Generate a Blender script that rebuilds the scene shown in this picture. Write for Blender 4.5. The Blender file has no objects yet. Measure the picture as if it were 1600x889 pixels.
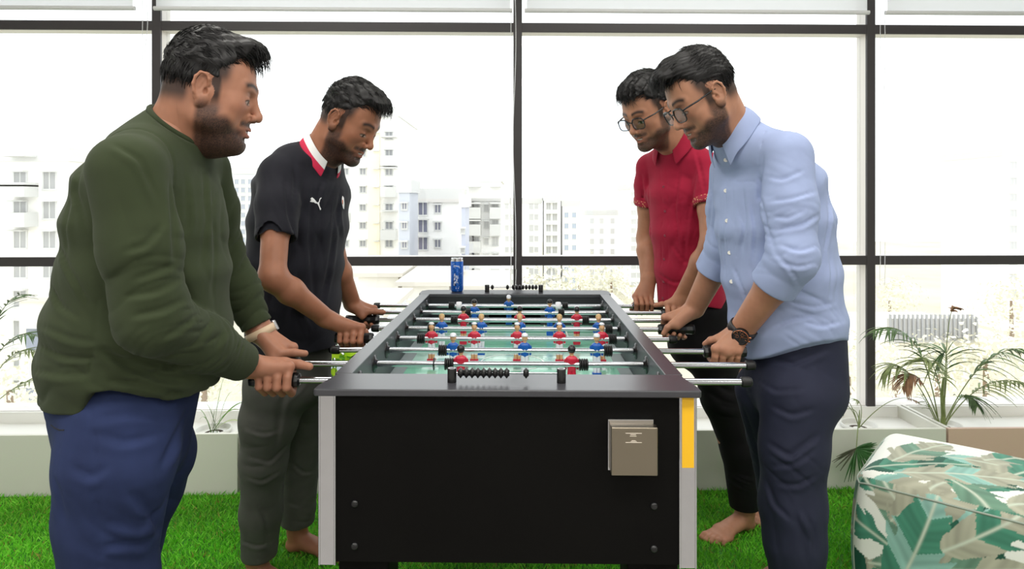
import bpy, math, random
import numpy as np
from mathutils import Vector, Matrix

random.seed(7)
C = bpy.context.scene.collection
scene = bpy.context.scene

# ------------------------------------------------------------------ camera, sky, lights, exposure
CAM_Z = 1.29
cam_d = bpy.data.cameras.new('camera'); cam = bpy.data.objects.new('camera', cam_d); C.objects.link(cam)
cam.location = (0, 0, CAM_Z); cam.rotation_euler = (math.pi/2, 0, 0)
cam_d.sensor_width = 36; cam_d.lens = 22.5; cam_d.shift_y = -(444.5-311)/1600; cam_d.clip_start = 0.05; cam_d.clip_end = 600
scene.camera = cam
scene.view_settings.view_transform = 'Standard'; scene.view_settings.look = 'None'
scene.view_settings.exposure = 0.0; scene.view_settings.gamma = 1.0; scene.view_settings.use_curve_mapping = False
world = bpy.data.worlds.new('World'); scene.world = world; world.use_nodes = True
bg = world.node_tree.nodes['Background']; bg.inputs[0].default_value = (0.97, 0.985, 1.0, 1); bg.inputs[1].default_value = 2.15

def area_light(name, loc, sx, sy, power, rot=(0, 0, 0), col=(1, 0.97, 0.93)):
    l = bpy.data.lights.new(name, 'AREA'); l.shape = 'RECTANGLE'; l.size = sx; l.size_y = sy; l.energy = power; l.color = col
    o = bpy.data.objects.new(name, l); C.objects.link(o); o.location = loc; o.rotation_euler = rot
    return o
CEIL = 2.85
FILL_LIGHTS = [(-2.0, 0.3), (0.0, 0.3), (2.0, 0.3), (-2.0, -1.9), (0.0, -1.9), (2.0, -1.9), (-1.1, 1.75), (1.1, 1.75)]  # fill lights added to brighten the room, none of them seen
for (lx, ly) in FILL_LIGHTS:
    area_light('added_fill_light', (lx, ly, CEIL-0.05), 1.15, 0.55, 25 if ly < 1 else 12)

# ------------------------------------------------------------------ basic helpers
def lin(c):
    return tuple(((v/255.0)/12.92 if v/255.0 <= 0.04045 else ((v/255.0+0.055)/1.055)**2.4) for v in c)
def P(x, y, Y):
    return np.array([(x-800)*Y/1000.0, Y, CAM_Z-(y-311)*Y/1000.0])
def nrm(v):
    v = np.asarray(v, float); return v/np.linalg.norm(v)

_mats = {}
def mat(name, rgb=(128,128,128), rough=0.6, metal=0.0, spec=0.5, bump=None, attr=False, noise=None, alpha=1.0, sheen=0.0, sss=0.0, trans=0.0, coat=0.0, emit=0.0):
    if name in _mats: return _mats[name]
    m = bpy.data.materials.new(name); m.use_nodes = True; nt = m.node_tree; b = nt.nodes['Principled BSDF']
    col = lin(rgb)+(1,)
    b.inputs['Base Color'].default_value = col; b.inputs['Roughness'].default_value = rough; b.inputs['Metallic'].default_value = metal
    b.inputs['Specular IOR Level'].default_value = spec; b.inputs['Alpha'].default_value = alpha
    b.inputs['Sheen Weight'].default_value = sheen; b.inputs['Transmission Weight'].default_value = trans; b.inputs['Coat Weight'].default_value = coat
    if sss: b.inputs['Subsurface Weight'].default_value = sss; b.inputs['Subsurface Radius'].default_value = (0.004, 0.0018, 0.001); b.inputs['Subsurface Scale'].default_value = 1.0
    if emit: b.inputs['Emission Color'].default_value = col; b.inputs['Emission Strength'].default_value = emit
    tc = nt.nodes.new('ShaderNodeTexCoord')
    src = None
    if attr:
        a = nt.nodes.new('ShaderNodeAttribute'); a.attribute_name = 'Col'; src = a.outputs['Color']
    if noise:   # (scale, amount, stretch)
        n = nt.nodes.new('ShaderNodeTexNoise'); n.inputs['Scale'].default_value = noise[0]; n.inputs['Detail'].default_value = 4
        mp = nt.nodes.new('ShaderNodeMapping'); mp.inputs['Scale'].default_value = noise[2] if len(noise) > 2 else (1,1,1)
        nt.links.new(tc.outputs['Object'], mp.inputs[0]); nt.links.new(mp.outputs[0], n.inputs['Vector'])
        r = nt.nodes.new('ShaderNodeMapRange'); r.inputs['From Min'].default_value = 0.3; r.inputs['From Max'].default_value = 0.7
        r.inputs['To Min'].default_value = 1-noise[1]; r.inputs['To Max'].default_value = 1+noise[1]; nt.links.new(n.outputs['Fac'], r.inputs['Value'])
        mx = nt.nodes.new('ShaderNodeVectorMath'); mx.operation = 'SCALE'
        if src is not None: nt.links.new(src, mx.inputs[0])
        else: mx.inputs[0].default_value = col[:3]
        nt.links.new(r.outputs[0], mx.inputs['Scale']); src = mx.outputs[0]
    if src is not None: nt.links.new(src, b.inputs['Base Color'])
    if bump:    # (scale, strength, distance)
        n = nt.nodes.new('ShaderNodeTexNoise'); n.inputs['Scale'].default_value = bump[0]; n.inputs['Detail'].default_value = 3
        mp = nt.nodes.new('ShaderNodeMapping'); mp.inputs['Scale'].default_value = bump[3] if len(bump) > 3 else (1,1,1)
        nt.links.new(tc.outputs['Object'], mp.inputs[0]); nt.links.new(mp.outputs[0], n.inputs['Vector'])
        bp = nt.nodes.new('ShaderNodeBump'); bp.inputs['Strength'].default_value = bump[1]; bp.inputs['Distance'].default_value = bump[2]
        nt.links.new(n.outputs['Fac'], bp.inputs['Height']); nt.links.new(bp.outputs[0], b.inputs['Normal'])
    _mats[name] = m; return m

def tag(o, label=None, cat=None, group=None, kind=None):
    if label: o['label'] = label
    if cat: o['category'] = cat
    if group: o['group'] = group
    if kind: o['kind'] = kind
    return o
def empty(name, loc=(0,0,0), rz=0.0):
    o = bpy.data.objects.new(name, None); C.objects.link(o); o.location = loc; o.rotation_euler = (0,0,rz); o.empty_display_size = 0.1
    return o

class MB:
    """collects shapes and links them as ONE mesh object"""
    def __init__(s): s.v = []; s.f = []; s.m = []; s.sm = []; s.n = 0
    def add(s, vs, fs, mi=0, smooth=False):
        vs = [tuple(map(float, p)) for p in vs]
        s.v += vs; s.f += [tuple(i+s.n for i in f) for f in fs]; s.m += [mi]*len(fs); s.sm += [smooth]*len(fs); s.n += len(vs); return s
    def box(s, lo, hi, mi=0, R=None, o=None):
        x0,y0,z0 = lo; x1,y1,z1 = hi
        vs = [(x0,y0,z0),(x1,y0,z0),(x1,y1,z0),(x0,y1,z0),(x0,y0,z1),(x1,y0,z1),(x1,y1,z1),(x0,y1,z1)]
        if R is not None: vs = [tuple(np.asarray(R) @ np.array(p) + (np.array(o) if o is not None else 0)) for p in vs]
        return s.add(vs, [(3,2,1,0),(4,5,6,7),(0,1,5,4),(1,2,6,5),(2,3,7,6),(3,0,4,7)], mi)
    def tube(s, pts, rad, n=12, mi=0, caps=True, smooth=True):
        pts = [np.asarray(p, float) for p in pts]; rs = rad if hasattr(rad, '__len__') else [rad]*len(pts)
        vs = []; fs = []; up = None
        for i, p in enumerate(pts):
            t = nrm(pts[min(i+1, len(pts)-1)]-pts[max(i-1, 0)])
            if up is None:
                up = np.array([0,0,1.0]) if abs(t[2]) < 0.9 else np.array([1.0,0,0])
            a = nrm(np.cross(t, up)); b = np.cross(a, t); up = b
            for k in range(n):
                an = 2*math.pi*k/n; vs.append(p+rs[i]*(math.cos(an)*a+math.sin(an)*b))
        for i in range(len(pts)-1):
            for k in range(n):
                k2 = (k+1) % n; fs.append((i*n+k, i*n+k2, (i+1)*n+k2, (i+1)*n+k))
        s.add(vs, [f[::-1] for f in fs], mi, smooth)
        if caps:
            e = (len(pts)-1)*n
            s.add(vs[:n], [tuple(range(n))], mi); s.add(vs[e:e+n], [tuple(range(n))[::-1]], mi)
        return s
    def lathe(s, prof, o=(0,0,0), axis=(0,0,1), n=24, mi=0, smooth=True):
        """prof: (radius, height) along axis"""
        ax = nrm(axis); t = np.array([1.0,0,0]) if abs(ax[0]) < 0.9 else np.array([0,1.0,0])
        a = nrm(np.cross(ax, t)); b = np.cross(ax, a); o = np.asarray(o, float); vs = []; fs = []
        for (r, h) in prof:
            for k in range(n):
                an = 2*math.pi*k/n; vs.append(o+ax*h+r*(math.cos(an)*a+math.sin(an)*b))
        for i in range(len(prof)-1):
            for k in range(n):
                k2 = (k+1) % n; fs.append((i*n+k, i*n+k2, (i+1)*n+k2, (i+1)*n+k))
        return s.add(vs, fs, mi, smooth)
    def ball(s, c, r, n=12, mi=0, R=None):
        r = np.array(r if hasattr(r, '__len__') else (r,r,r), float); c = np.asarray(c, float); vs = []; fs = []; m = max(6, n//2+2)
        for i in range(m+1):
            th = math.pi*i/m
            for k in range(n):
                ph = 2*math.pi*k/n; p = np.array([math.sin(th)*math.cos(ph), math.sin(th)*math.sin(ph), math.cos(th)])*r
                if R is not None: p = np.asarray(R) @ p
                vs.append(c+p)
        for i in range(m):
            for k in range(n):
                k2 = (k+1) % n; fs.append((i*n+k, (i+1)*n+k, (i+1)*n+k2, i*n+k2))
        return s.add(vs, fs, mi, True)
    def prism(s, poly, o, ux, uy, depth, mi=0):
        """flat polygon (list of 2d) extruded by depth along ux x uy"""
        ux = np.asarray(ux, float); uy = np.asarray(uy, float); w = nrm(np.cross(ux, uy)); o = np.asarray(o, float); n = len(poly)
        a = [o+ux*p[0]+uy*p[1] for p in poly]; b = [q+w*depth for q in a]
        return s.add(a+b, [tuple(range(n))[::-1], tuple(range(n, 2*n))]+[(i, (i+1) % n, n+(i+1) % n, n+i) for i in range(n)], mi)
    def build(s, name, mats, parent=None, bevel=0.0, seg=2, loc=None, rz=None, colors=None, angle=0.6):
        me = bpy.data.meshes.new(name); me.from_pydata(s.v, [], s.f); 
        for m in (mats if isinstance(mats, (list, tuple)) else [mats]): me.materials.append(m)
        me.polygons.foreach_set('material_index', s.m); me.polygons.foreach_set('use_smooth', s.sm)
        if colors is not None:
            a = me.color_attributes.new('Col', 'FLOAT_COLOR', 'POINT'); a.data.foreach_set('color', np.asarray(colors, np.float32).ravel())
        me.update(); o = bpy.data.objects.new(name, me); C.objects.link(o)
        if parent is not None: o.parent = parent
        if loc is not None: o.location = loc
        if rz is not None: o.rotation_euler = (0,0,rz)
        if bevel:
            b = o.modifiers.new('bevel', 'BEVEL'); b.width = bevel; b.segments = seg; b.limit_method = 'ANGLE'; b.angle_limit = angle
            b.harden_normals = False
            me.polygons.foreach_set('use_smooth', s.sm)
        return o
def copy_tree(o, parent=None):
    c = o.copy(); C.objects.link(c)
    if parent is not None: c.parent = parent
    for ch in list(o.children): copy_tree(ch, c)
    return c

# ------------------------------------------------------------------ implicit surface modelling (numpy) for bodies and cloth
def frame_from(ax, side):
    w = nrm(ax); u = np.asarray(side, float); u = nrm(u-np.dot(u, w)*w); return u, np.cross(w, u), w
class Field:
    def __init__(s, lo, hi, h):
        s.lo = np.asarray(lo, float); s.h = h; s.n = np.ceil((np.asarray(hi, float)-s.lo)/h).astype(int)+1
        s.v = np.full(s.n, 0.5, np.float32)
    def reg(s, lo, hi):
        a = np.clip(np.floor((np.asarray(lo)-s.lo)/s.h).astype(int), 0, s.n); b = np.clip(np.ceil((np.asarray(hi)-s.lo)/s.h).astype(int)+1, 0, s.n)
        if np.any(b-a < 1): return None
        ax = [(s.lo[i]+s.h*np.arange(a[i], b[i])).astype(np.float32) for i in range(3)]
        return (slice(a[0], b[0]), slice(a[1], b[1]), slice(a[2], b[2])), ax[0][:,None,None], ax[1][None,:,None], ax[2][None,None,:]
    def _mix(s, sl, d, k, op):
        v = s.v[sl]
        if op == 'sub': d = -d
        if k > 0:
            hh = np.maximum(k-np.abs(v-d), 0)/k
            if op == 'add': s.v[sl] = np.minimum(v, d)-hh*hh*k*0.25
            else: s.v[sl] = np.maximum(v, d)+hh*hh*k*0.25
        else: s.v[sl] = np.minimum(v, d) if op == 'add' else np.maximum(v, d)
    def cap(s, a, b, ra, rb=None, k=0.01, op='add'):
        rb = ra if rb is None else rb; a = np.asarray(a, float); b = np.asarray(b, float); m = max(ra, rb)+k+3*s.h
        R = s.reg(np.minimum(a,b)-m, np.maximum(a,b)+m)
        if R is None: return s
        sl, X, Y, Z = R; d = b-a; L2 = max(np.dot(d,d), 1e-12)
        t = np.clip(((X-a[0])*d[0]+(Y-a[1])*d[1]+(Z-a[2])*d[2])/L2, 0, 1)
        dd = np.sqrt((X-a[0]-t*d[0])**2+(Y-a[1]-t*d[1])**2+(Z-a[2]-t*d[2])**2)-(ra+(rb-ra)*t)
        s._mix(sl, dd, k, op); return s
    def chain(s, pts, rs, k=0.01):
        for i in range(len(pts)-1): s.cap(pts[i], pts[i+1], rs[i], rs[i+1], k)
        return s
    def ell(s, c, r, R=None, k=0.01, op='add'):
        c = np.asarray(c, float); m = max(r)+k+3*s.h; q = s.reg(c-m, c+m)
        if q is None: return s
        sl, X, Y, Z = q; X = X-c[0]; Y = Y-c[1]; Z = Z-c[2]
        if R is not None: X, Y, Z = [R[0][i]*X+R[1][i]*Y+R[2][i]*Z for i in range(3)]   # columns of R are local axes
        k0 = np.sqrt((X/r[0])**2+(Y/r[1])**2+(Z/r[2])**2); k1 = np.sqrt((X/r[0]**2)**2+(Y/r[1]**2)**2+(Z/r[2]**2)**2)+1e-9
        s._mix(sl, k0*(k0-1)/k1, k, op); return s
    def ecap(s, a, b, sa, sb, side, k=0.02, op='add', cap=None):
        """elliptic capsule: sa=(half along side, half along the other) at a, sb at b"""
        a = np.asarray(a, float); b = np.asarray(b, float); m = max(max(sa), max(sb))+k+3*s.h
        q = s.reg(np.minimum(a,b)-m, np.maximum(a,b)+m)
        if q is None: return s
        sl, X, Y, Z = q; u, v, w = frame_from(b-a, side); L = np.linalg.norm(b-a)
        X = X-a[0]; Y = Y-a[1]; Z = Z-a[2]
        pu = u[0]*X+u[1]*Y+u[2]*Z; pv = v[0]*X+v[1]*Y+v[2]*Z; pw = w[0]*X+w[1]*Y+w[2]*Z
        t = np.clip(pw/L, 0, 1); e = pw-t*L; A = sa[0]+(sb[0]-sa[0])*t; B = sa[1]+(sb[1]-sa[1])*t; c = cap or min(min(sa), min(sb))
        k0 = np.sqrt((pu/A)**2+(pv/B)**2+(e/c)**2)+1e-9; k1 = np.sqrt((pu/A**2)**2+(pv/B**2)**2+(e/c**2)**2)+1e-9
        s._mix(sl, k0*(k0-1)/k1, k, op); return s
    def fn(s, lo, hi, f, k=0.0, op='add'):
        q = s.reg(lo, hi)
        if q is None: return s
        sl, X, Y, Z = q; s._mix(sl, f(X,Y,Z), k, op); return s
    def cut(s, f, k=0.004):
        """keep only where f < 0"""
        sl, X, Y, Z = s.reg(s.lo, s.lo+s.h*s.n); d = f(X,Y,Z)+np.zeros(s.v.shape, np.float32)
        v = s.v; hh = np.maximum(k-np.abs(v-d), 0)/k; s.v = np.maximum(v, d)+hh*hh*k*0.25; return s
    def disp(s, c, r, f):
        """add f(X,Y,Z)*falloff to the field around c; r scalar or (rx,ry,rz)"""
        c = np.asarray(c, float); r = np.array(r if hasattr(r, '__len__') else (r,r,r), float)
        q = s.reg(c-r, c+r)
        if q is None: return s
        sl, X, Y, Z = q; w = np.clip(1-(((X-c[0])/r[0])**2+((Y-c[1])/r[1])**2+((Z-c[2])/r[2])**2), 0, 1)
        w = w*w*(3-2*w); near = np.clip(1-np.abs(s.v[sl])/0.03, 0, 1)
        s.v[sl] += (w*near*f(X,Y,Z)).astype(np.float32); return s
    def fold(s, c, r, direc, lam, amp, seed=0, sharp=1.0):
        """cloth folds: wavy creases across 'direc' with wavelength lam"""
        rs = np.random.RandomState(seed); d = nrm(direc); terms = []
        for i in range(3):
            kv = nrm(d+0.20*rs.randn(3))*math.pi/(lam*rs.uniform(0.85, 1.35)); terms.append((kv, rs.uniform(0, 6.28)))
        ws = [(nrm(rs.randn(3))*2*math.pi/(lam*rs.uniform(3, 6)), rs.uniform(0, 6.28)) for _ in range(5)]
        def f(X,Y,Z):
            w = [np.sin(k[0]*X+k[1]*Y+k[2]*Z+p) for k, p in ws]; t = 0; tot = 0
            for n, (kv, ph) in enumerate(terms):
                a = np.clip(.5+.9*w[n], 0, 1); q = np.abs(np.sin(kv[0]*X+kv[1]*Y+kv[2]*Z+ph+1.0*w[3]+.5*w[4]))
                t = t+a*(1-(1-q)**(1.2+.8*sharp))
                tot = tot+a
            return -amp*.95*(t-.62*tot)
        return s.disp(c, r, f)
    def crease(s, pts, r, depth):
        """a narrow groove (depth>0) or ridge (depth<0) along a polyline"""
        pts = [np.asarray(p, float) for p in pts]
        for i in range(len(pts)-1):
            a, b = pts[i], pts[i+1]; m = 3*r; q = s.reg(np.minimum(a,b)-m, np.maximum(a,b)+m)
            if q is None: continue
            sl, X, Y, Z = q; d = b-a; L2 = max(np.dot(d,d), 1e-12)
            t = np.clip(((X-a[0])*d[0]+(Y-a[1])*d[1]+(Z-a[2])*d[2])/L2, 0, 1)
            dd = (X-a[0]-t*d[0])**2+(Y-a[1]-t*d[1])**2+(Z-a[2]-t*d[2])**2
            s.v[sl] += (depth*np.exp(-dd/(r*r))).astype(np.float32)
        return s
    def stroke(s, px, Y0, r=.006, depth=.005, ridge=.6, far=.75, step=7):
        """a cloth fold drawn along points seen in the photograph: a groove with a soft ridge beside it"""
        o = np.array([0,0,CAM_Z]); q = [np.array(p, float) for p in px]; pts = []
        for i in range(len(q)-1):
            n = max(1, int(np.linalg.norm(q[i+1]-q[i])/step))
            for j in range(n): pts.append(q[i]+(q[i+1]-q[i])*j/n)
        pts.append(q[-1]); n = len(pts)
        if n > 3:   # round the corners
            a = np.array(pts); a[1:-1] = a[1:-1]*.5+(a[:-2]+a[2:])*.25; pts = list(a)
        def proj(p): a = P(p[0], p[1], Y0); return s.hit(a, a-o, far)
        W = [proj(p) for p in pts]; t0 = pts[-1]-pts[0]; nn = np.array([-t0[1], t0[0]]); nn = nn/np.linalg.norm(nn); nn = nn*(1 if nn[1] > 0 or (abs(nn[1]) < .3 and nn[0] > 0) else -1)
        k = r*1000/W[0][1]*1.7; V2 = [proj(p+nn*k) for p in pts] if ridge else None
        for i in range(n-1):
            if abs(W[i+1][1]-W[i][1]) > .05: continue
            e = math.sin(math.pi*(i+.5)/(n-1))**.6*.62
            s.crease([W[i], W[i+1]], r, depth*e)
            if ridge and abs(V2[i+1][1]-V2[i][1]) < .05 and abs(V2[i][1]-W[i][1]) < .05: s.crease([V2[i], V2[i+1]], r*1.25, -depth*e*ridge)
        return s
    def strokes(s, Y0, lst, sc=(1,0,1,0), **kw):
        for it in lst:
            k = dict(kw)
            if isinstance(it, tuple): k.update(it[1]); it = it[0]
            s.stroke([(a*sc[0]+sc[1], b*sc[2]+sc[3]) for a, b in it], Y0, **k)
        return s
    def sample(s, p):
        g = (np.asarray(p, float)-s.lo)/s.h; i = np.clip(np.floor(g).astype(int), 0, s.n-2); f = g-i; v = 0.0
        for a in (0,1):
            for b in (0,1):
                for c in (0,1):
                    v += (f[0] if a else 1-f[0])*(f[1] if b else 1-f[1])*(f[2] if c else 1-f[2])*float(s.v[i[0]+a, i[1]+b, i[2]+c])
        return v
    def hit(s, p, d, far=0.6):
        """march from p along d to the surface"""
        p = np.asarray(p, float); d = nrm(d); t = 0.0
        while t < far:
            q = p+d*t
            if np.any(q < s.lo) or np.any(q > s.lo+s.h*(s.n-1)): t += 0.01; continue
            v = s.sample(q)
            if v <= 0: break
            t += min(max(v*0.5, s.h*0.25), 0.02)
        return p+d*t
    def extract(s, smooth=1):
        v = s.v; ins = v < 0; c = np.zeros(tuple(s.n-1), np.int8)
        for a in (0,1):
            for b in (0,1):
                for d in (0,1):
                    c += ins[a:s.n[0]-1+a, b:s.n[1]-1+b, d:s.n[2]-1+d]
        I, J, K = np.nonzero((c > 0) & (c < 8)); del c
        N = len(I); idx = {}
        key = (I.astype(np.int64)*s.n[1]+J)*s.n[2]+K
        pos = np.zeros((N,3)); cnt = np.zeros(N); cor = {}
        for a in (0,1):
            for b in (0,1):
                for d in (0,1): cor[a,b,d] = v[I+a, J+b, K+d].astype(np.float64)
        for (p, q) in [((0,0,0),(1,0,0)),((0,1,0),(1,1,0)),((0,0,1),(1,0,1)),((0,1,1),(1,1,1)),((0,0,0),(0,1,0)),((1,0,0),(1,1,0)),((0,0,1),(0,1,1)),((1,0,1),(1,1,1)),((0,0,0),(0,0,1)),((1,0,0),(1,0,1)),((0,1,0),(0,1,1)),((1,1,0),(1,1,1))]:
            va, vb = cor[p], cor[q]; m = (va < 0) != (vb < 0); t = np.where(m, va/np.where(m, va-vb, 1), 0)
            pp = np.array(p, float); dq = np.array(q, float)-pp
            pos[m] += (pp[None]+t[:,None]*dq[None])[m]; cnt[m] += 1
        pos = pos/cnt[:,None]; V = s.lo+(np.stack([I,J,K], 1)+pos)*s.h
        lut = lambda i,j,k: np.searchsorted(key, (i.astype(np.int64)*s.n[1]+j)*s.n[2]+k)
        F = []
        for ax in range(3):
            sl0 = [slice(1,-1)]*3; sl1 = [slice(1,-1)]*3; sl0[ax] = slice(0,-1); sl1[ax] = slice(1,None)
            A = ins[tuple(sl0)]; B = ins[tuple(sl1)]; e = np.nonzero(A != B)
            off = [1,1,1]; off[ax] = 0; i, j, k = [e[q]+off[q] for q in range(3)]; pos_dir = A[e]
            o1, o2 = [q for q in range(3) if q != ax]
            def cell(d1, d2):
                q = [i.copy(), j.copy(), k.copy()]; q[o1] -= d1; q[o2] -= d2; return lut(*q)
            quad = np.stack([cell(0,0), cell(1,0), cell(1,1), cell(0,1)], 1)
            flip = pos_dir if ax != 1 else ~pos_dir
            quad[~flip] = quad[~flip][:, ::-1]; F.append(quad)
        F = np.concatenate(F)
        if smooth and N:
            e = np.concatenate([F[:,[0,1]], F[:,[1,2]], F[:,[2,3]], F[:,[3,0]]]); e = np.concatenate([e, e[:,::-1]])
            deg = np.bincount(e[:,0], minlength=N)
            for it in range(smooth):
                avg = np.stack([np.bincount(e[:,0], weights=V[e[:,1],q], minlength=N) for q in range(3)], 1)/np.maximum(deg,1)[:,None]
                V = V*0.5+avg*0.5
        return V, F
def mesh_obj(name, V, F, mats, parent=None, colors=None, mi=None):
    me = bpy.data.meshes.new(name); V = np.asarray(V, np.float32); F = np.asarray(F, np.int32); n = len(F)
    me.vertices.add(len(V)); me.vertices.foreach_set('co', V.ravel()); me.loops.add(n*4); me.loops.foreach_set('vertex_index', F.ravel())
    me.polygons.add(n); me.polygons.foreach_set('loop_start', np.arange(0, n*4, 4, dtype=np.int32)); me.polygons.foreach_set('loop_total', np.full(n, 4, np.int32))
    for m in (mats if isinstance(mats, (list, tuple)) else [mats]): me.materials.append(m)
    if mi is not None: me.polygons.foreach_set('material_index', np.asarray(mi, np.int32))
    me.update(calc_edges=True); me.polygons.foreach_set('use_smooth', np.ones(n, bool))
    if colors is not None:
        c = np.ones((len(V), 4), np.float32); c[:, :3] = colors; a = me.color_attributes.new('Col', 'FLOAT_COLOR', 'POINT'); a.data.foreach_set('color', c.ravel())
    o = bpy.data.objects.new(name, me); C.objects.link(o)
    if parent is not None: o.parent = parent
    return o
def merge(parts):
    Vs = []; Fs = []; n = 0
    for V, F in parts: Vs.append(V); Fs.append(F+n); n += len(V)
    return np.concatenate(Vs), np.concatenate(Fs)
def sstep(x, a, b):
    t = np.clip((x-a)/(b-a), 0, 1); return t*t*(3-2*t)
def vnoise(V, scale, seed=0):
    rs = np.random.RandomState(seed); out = np.zeros(len(V))
    for i in range(8):
        k = rs.randn(3)*scale; out += np.sin(V @ k+rs.uniform(0, 6.28))
    return out/4.0
# ------------------------------------------------------------------ the room
WA = math.atan(0.02); WY = 3.15
M_white = mat('white_paint', (232,232,228), 0.55, bump=(60, 0.05, 0.002))
M_ceil = mat('ceiling_paint', (236,236,232), 0.8)
M_frame = mat('dark_window_frame', (58,54,56), 0.45, spec=0.4)
M_alu = mat('pale_daylit_aluminium', (222,218,214), 0.4)  # on the frame reveals this pale tone carries daylight from outside
M_turfbase = mat('turf_backing', (46,112,18), 0.9, noise=(40, 0.25))
def struct(o): o['kind'] = 'structure'; return o
def wl(x, y, z):   # window-wall local -> world
    c, s_ = math.cos(WA), math.sin(WA); return np.array([x*c-y*s_, WY+x*s_+y*c, z])
XL, XR = -4.4, 4.4
struct(MB().box((XL-.1,-3.6,-0.1), (XR+.1,3.4,-0.004)).build('floor', mat('grey_speckled_floor', (150,147,144), 0.5, noise=(180,0.35))))
tag(MB().box((XL+.02,1.12,-0.0035), (XR-.02,3.055,0.0)).build('turf_mat', M_turfbase), 'green backing mat under the artificial grass', 'mat')
struct(MB().box((XL-.1,-3.5,CEIL), (XR+.1,3.42,CEIL+.1)).build('ceiling', M_ceil))
struct(MB().box((XL-.12,-3.5,0), (XL,3.1,CEIL)).build('wall_left', M_white))
struct(MB().box((XR,-3.5,0), (XR+.12,3.3,CEIL)).build('wall_right', M_white))
struct(MB().box((XL-.12,-3.6,0), (XR+.12,-3.5,CEIL)).build('wall_back', M_white))
ww = MB().box((-4.5,0.0,-0.1), (4.5,0.16,0.252)).box((-4.5,0.0,2.72), (4.5,0.16,CEIL+.02))
struct(ww.build('wall_window', mat('sill_white', (236,236,234), 0.5), loc=(0,WY,0), rz=WA))

gm = bpy.data.materials.new('window_glass'); gm.use_nodes = True; nt = gm.node_tree; nt.nodes.clear()
out = nt.nodes.new('ShaderNodeOutputMaterial'); tr = nt.nodes.new('ShaderNodeBsdfTransparent'); gl = nt.nodes.new('ShaderNodeBsdfGlossy'); mx = nt.nodes.new('ShaderNodeMixShader')
tr.inputs[0].default_value = (0.97,0.985,0.98,1); gl.inputs['Roughness'].default_value = 0.02; mx.inputs[0].default_value = 0.05
nt.links.new(tr.outputs[0], mx.inputs[1]); nt.links.new(gl.outputs[0], mx.inputs[2]); nt.links.new(mx.outputs[0], out.inputs[0])
M_glass = gm

EDGE = [-4.4, -1.727, 0.028, 1.782, 4.4]
Z0, ZT, ZB, Z1 = 0.252, 0.986, 2.133, 2.72
for i in range(4):
    x0, x1 = EDGE[i], EDGE[i+1]
    w = empty('window_%d' % (i+1), (0, WY, 0), WA); struct(w)
    f = MB(); b = MB()
    for (xa, xb) in ([(x0-.021 if i else x0, x0+.021)] + ([(x1-.021, x1)] if i == 3 else [])):
        f.box((xa, -0.012, Z0), (xb, 0.004, Z1)); b.box((xa+.001, 0.004, Z0), (xb-.001, 0.085, Z1))
    for (zc, hh) in ((ZT, .0225), (ZB, .0225), (Z1-.02, .02), ):
        f.box((x0+.021, -0.010, zc-hh), (x1-.021, 0.004, zc+hh)); b.box((x0+.021, 0.004, zc-hh+.001), (x1-.021, 0.075, zc+hh-.001))
    f.build('window_frame', M_frame, w, bevel=0.0015); b.build('frame_reveal', M_alu, w)
    g = MB()
    for (za, zb) in ((Z0, ZT-.022), (ZT+.022, ZB-.022), (ZB+.022, Z1-.04)): g.box((x0+.02, 0.05, za), (x1-.02, 0.053, zb))
    g.build('glass_pane', M_glass, w)
    h = MB().box((x0+.021, 0.0, Z0), (x1-.021, 0.09, Z0+.012)); h.build('bottom_rail', M_alu, w)

# added fill panels in the unseen ceiling, housing the fill lights
M_fillf = mat('fill_panel_frame', (235,235,235), 0.5); M_filld = mat('fill_panel_diffuser', (255,252,245), 0.6, emit=2.0)
fill0 = None
for n_, (lx, ly) in enumerate(FILL_LIGHTS):
    if fill0 is None:
        fill0 = empty('added_fill_panel', (lx, ly, CEIL))
        fm = MB()
        for (a, b_) in (((-.62,-.32),(.62,-.29)), ((-.62,.29),(.62,.32)), ((-.62,-.29),(-.59,.29)), ((.59,-.29),(.62,.29))): fm.box((a[0],a[1],-.035), (b_[0],b_[1],0))
        fm.build('frame', M_fillf, fill0); MB().box((-.59,-.29,-.02), (.59,.29,-.01)).build('diffuser', M_filld, fill0); o = fill0
    else:
        o = copy_tree(fill0); o.location = (lx, ly, CEIL)
    tag(o, 'added white ceiling fill panel, unseen, %s' % ('left of the three over the near end of the room', 'middle of the three over the near end of the room', 'right of the three over the near end of the room', 'left of the three at the back wall', 'middle of the three at the back wall', 'right of the three at the back wall', 'left of the two over the table', 'right of the two over the table')[n_], 'lamp', 'added ceiling fill panels')

# ------------------------------------------------------------------ roller blinds
mb_ = bpy.data.materials.new('blind_fabric'); mb_.use_nodes = True; nt = mb_.node_tree; nt.nodes.clear()
out = nt.nodes.new('ShaderNodeOutputMaterial'); df = nt.nodes.new('ShaderNodeBsdfDiffuse'); tl = nt.nodes.new('ShaderNodeBsdfTranslucent'); tp = nt.nodes.new('ShaderNodeBsdfTransparent')
m1 = nt.nodes.new('ShaderNodeMixShader'); m2 = nt.nodes.new('ShaderNodeMixShader'); df.inputs[0].default_value = (.86,.87,.89,1); tl.inputs[0].default_value = (.86,.87,.89,1)
wv = nt.nodes.new('ShaderNodeTexNoise'); wv.inputs['Scale'].default_value = 6; tcn = nt.nodes.new('ShaderNodeTexCoord'); nt.links.new(tcn.outputs['Object'], wv.inputs['Vector'])
m1.inputs[0].default_value = 0.55; m2.inputs[0].default_value = 0.24
nt.links.new(df.outputs[0], m1.inputs[1]); nt.links.new(tl.outputs[0], m1.inputs[2]); nt.links.new(m1.outputs[0], m2.inputs[1]); nt.links.new(tp.outputs[0], m2.inputs[2]); nt.links.new(m2.outputs[0], out.inputs[0])
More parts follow.
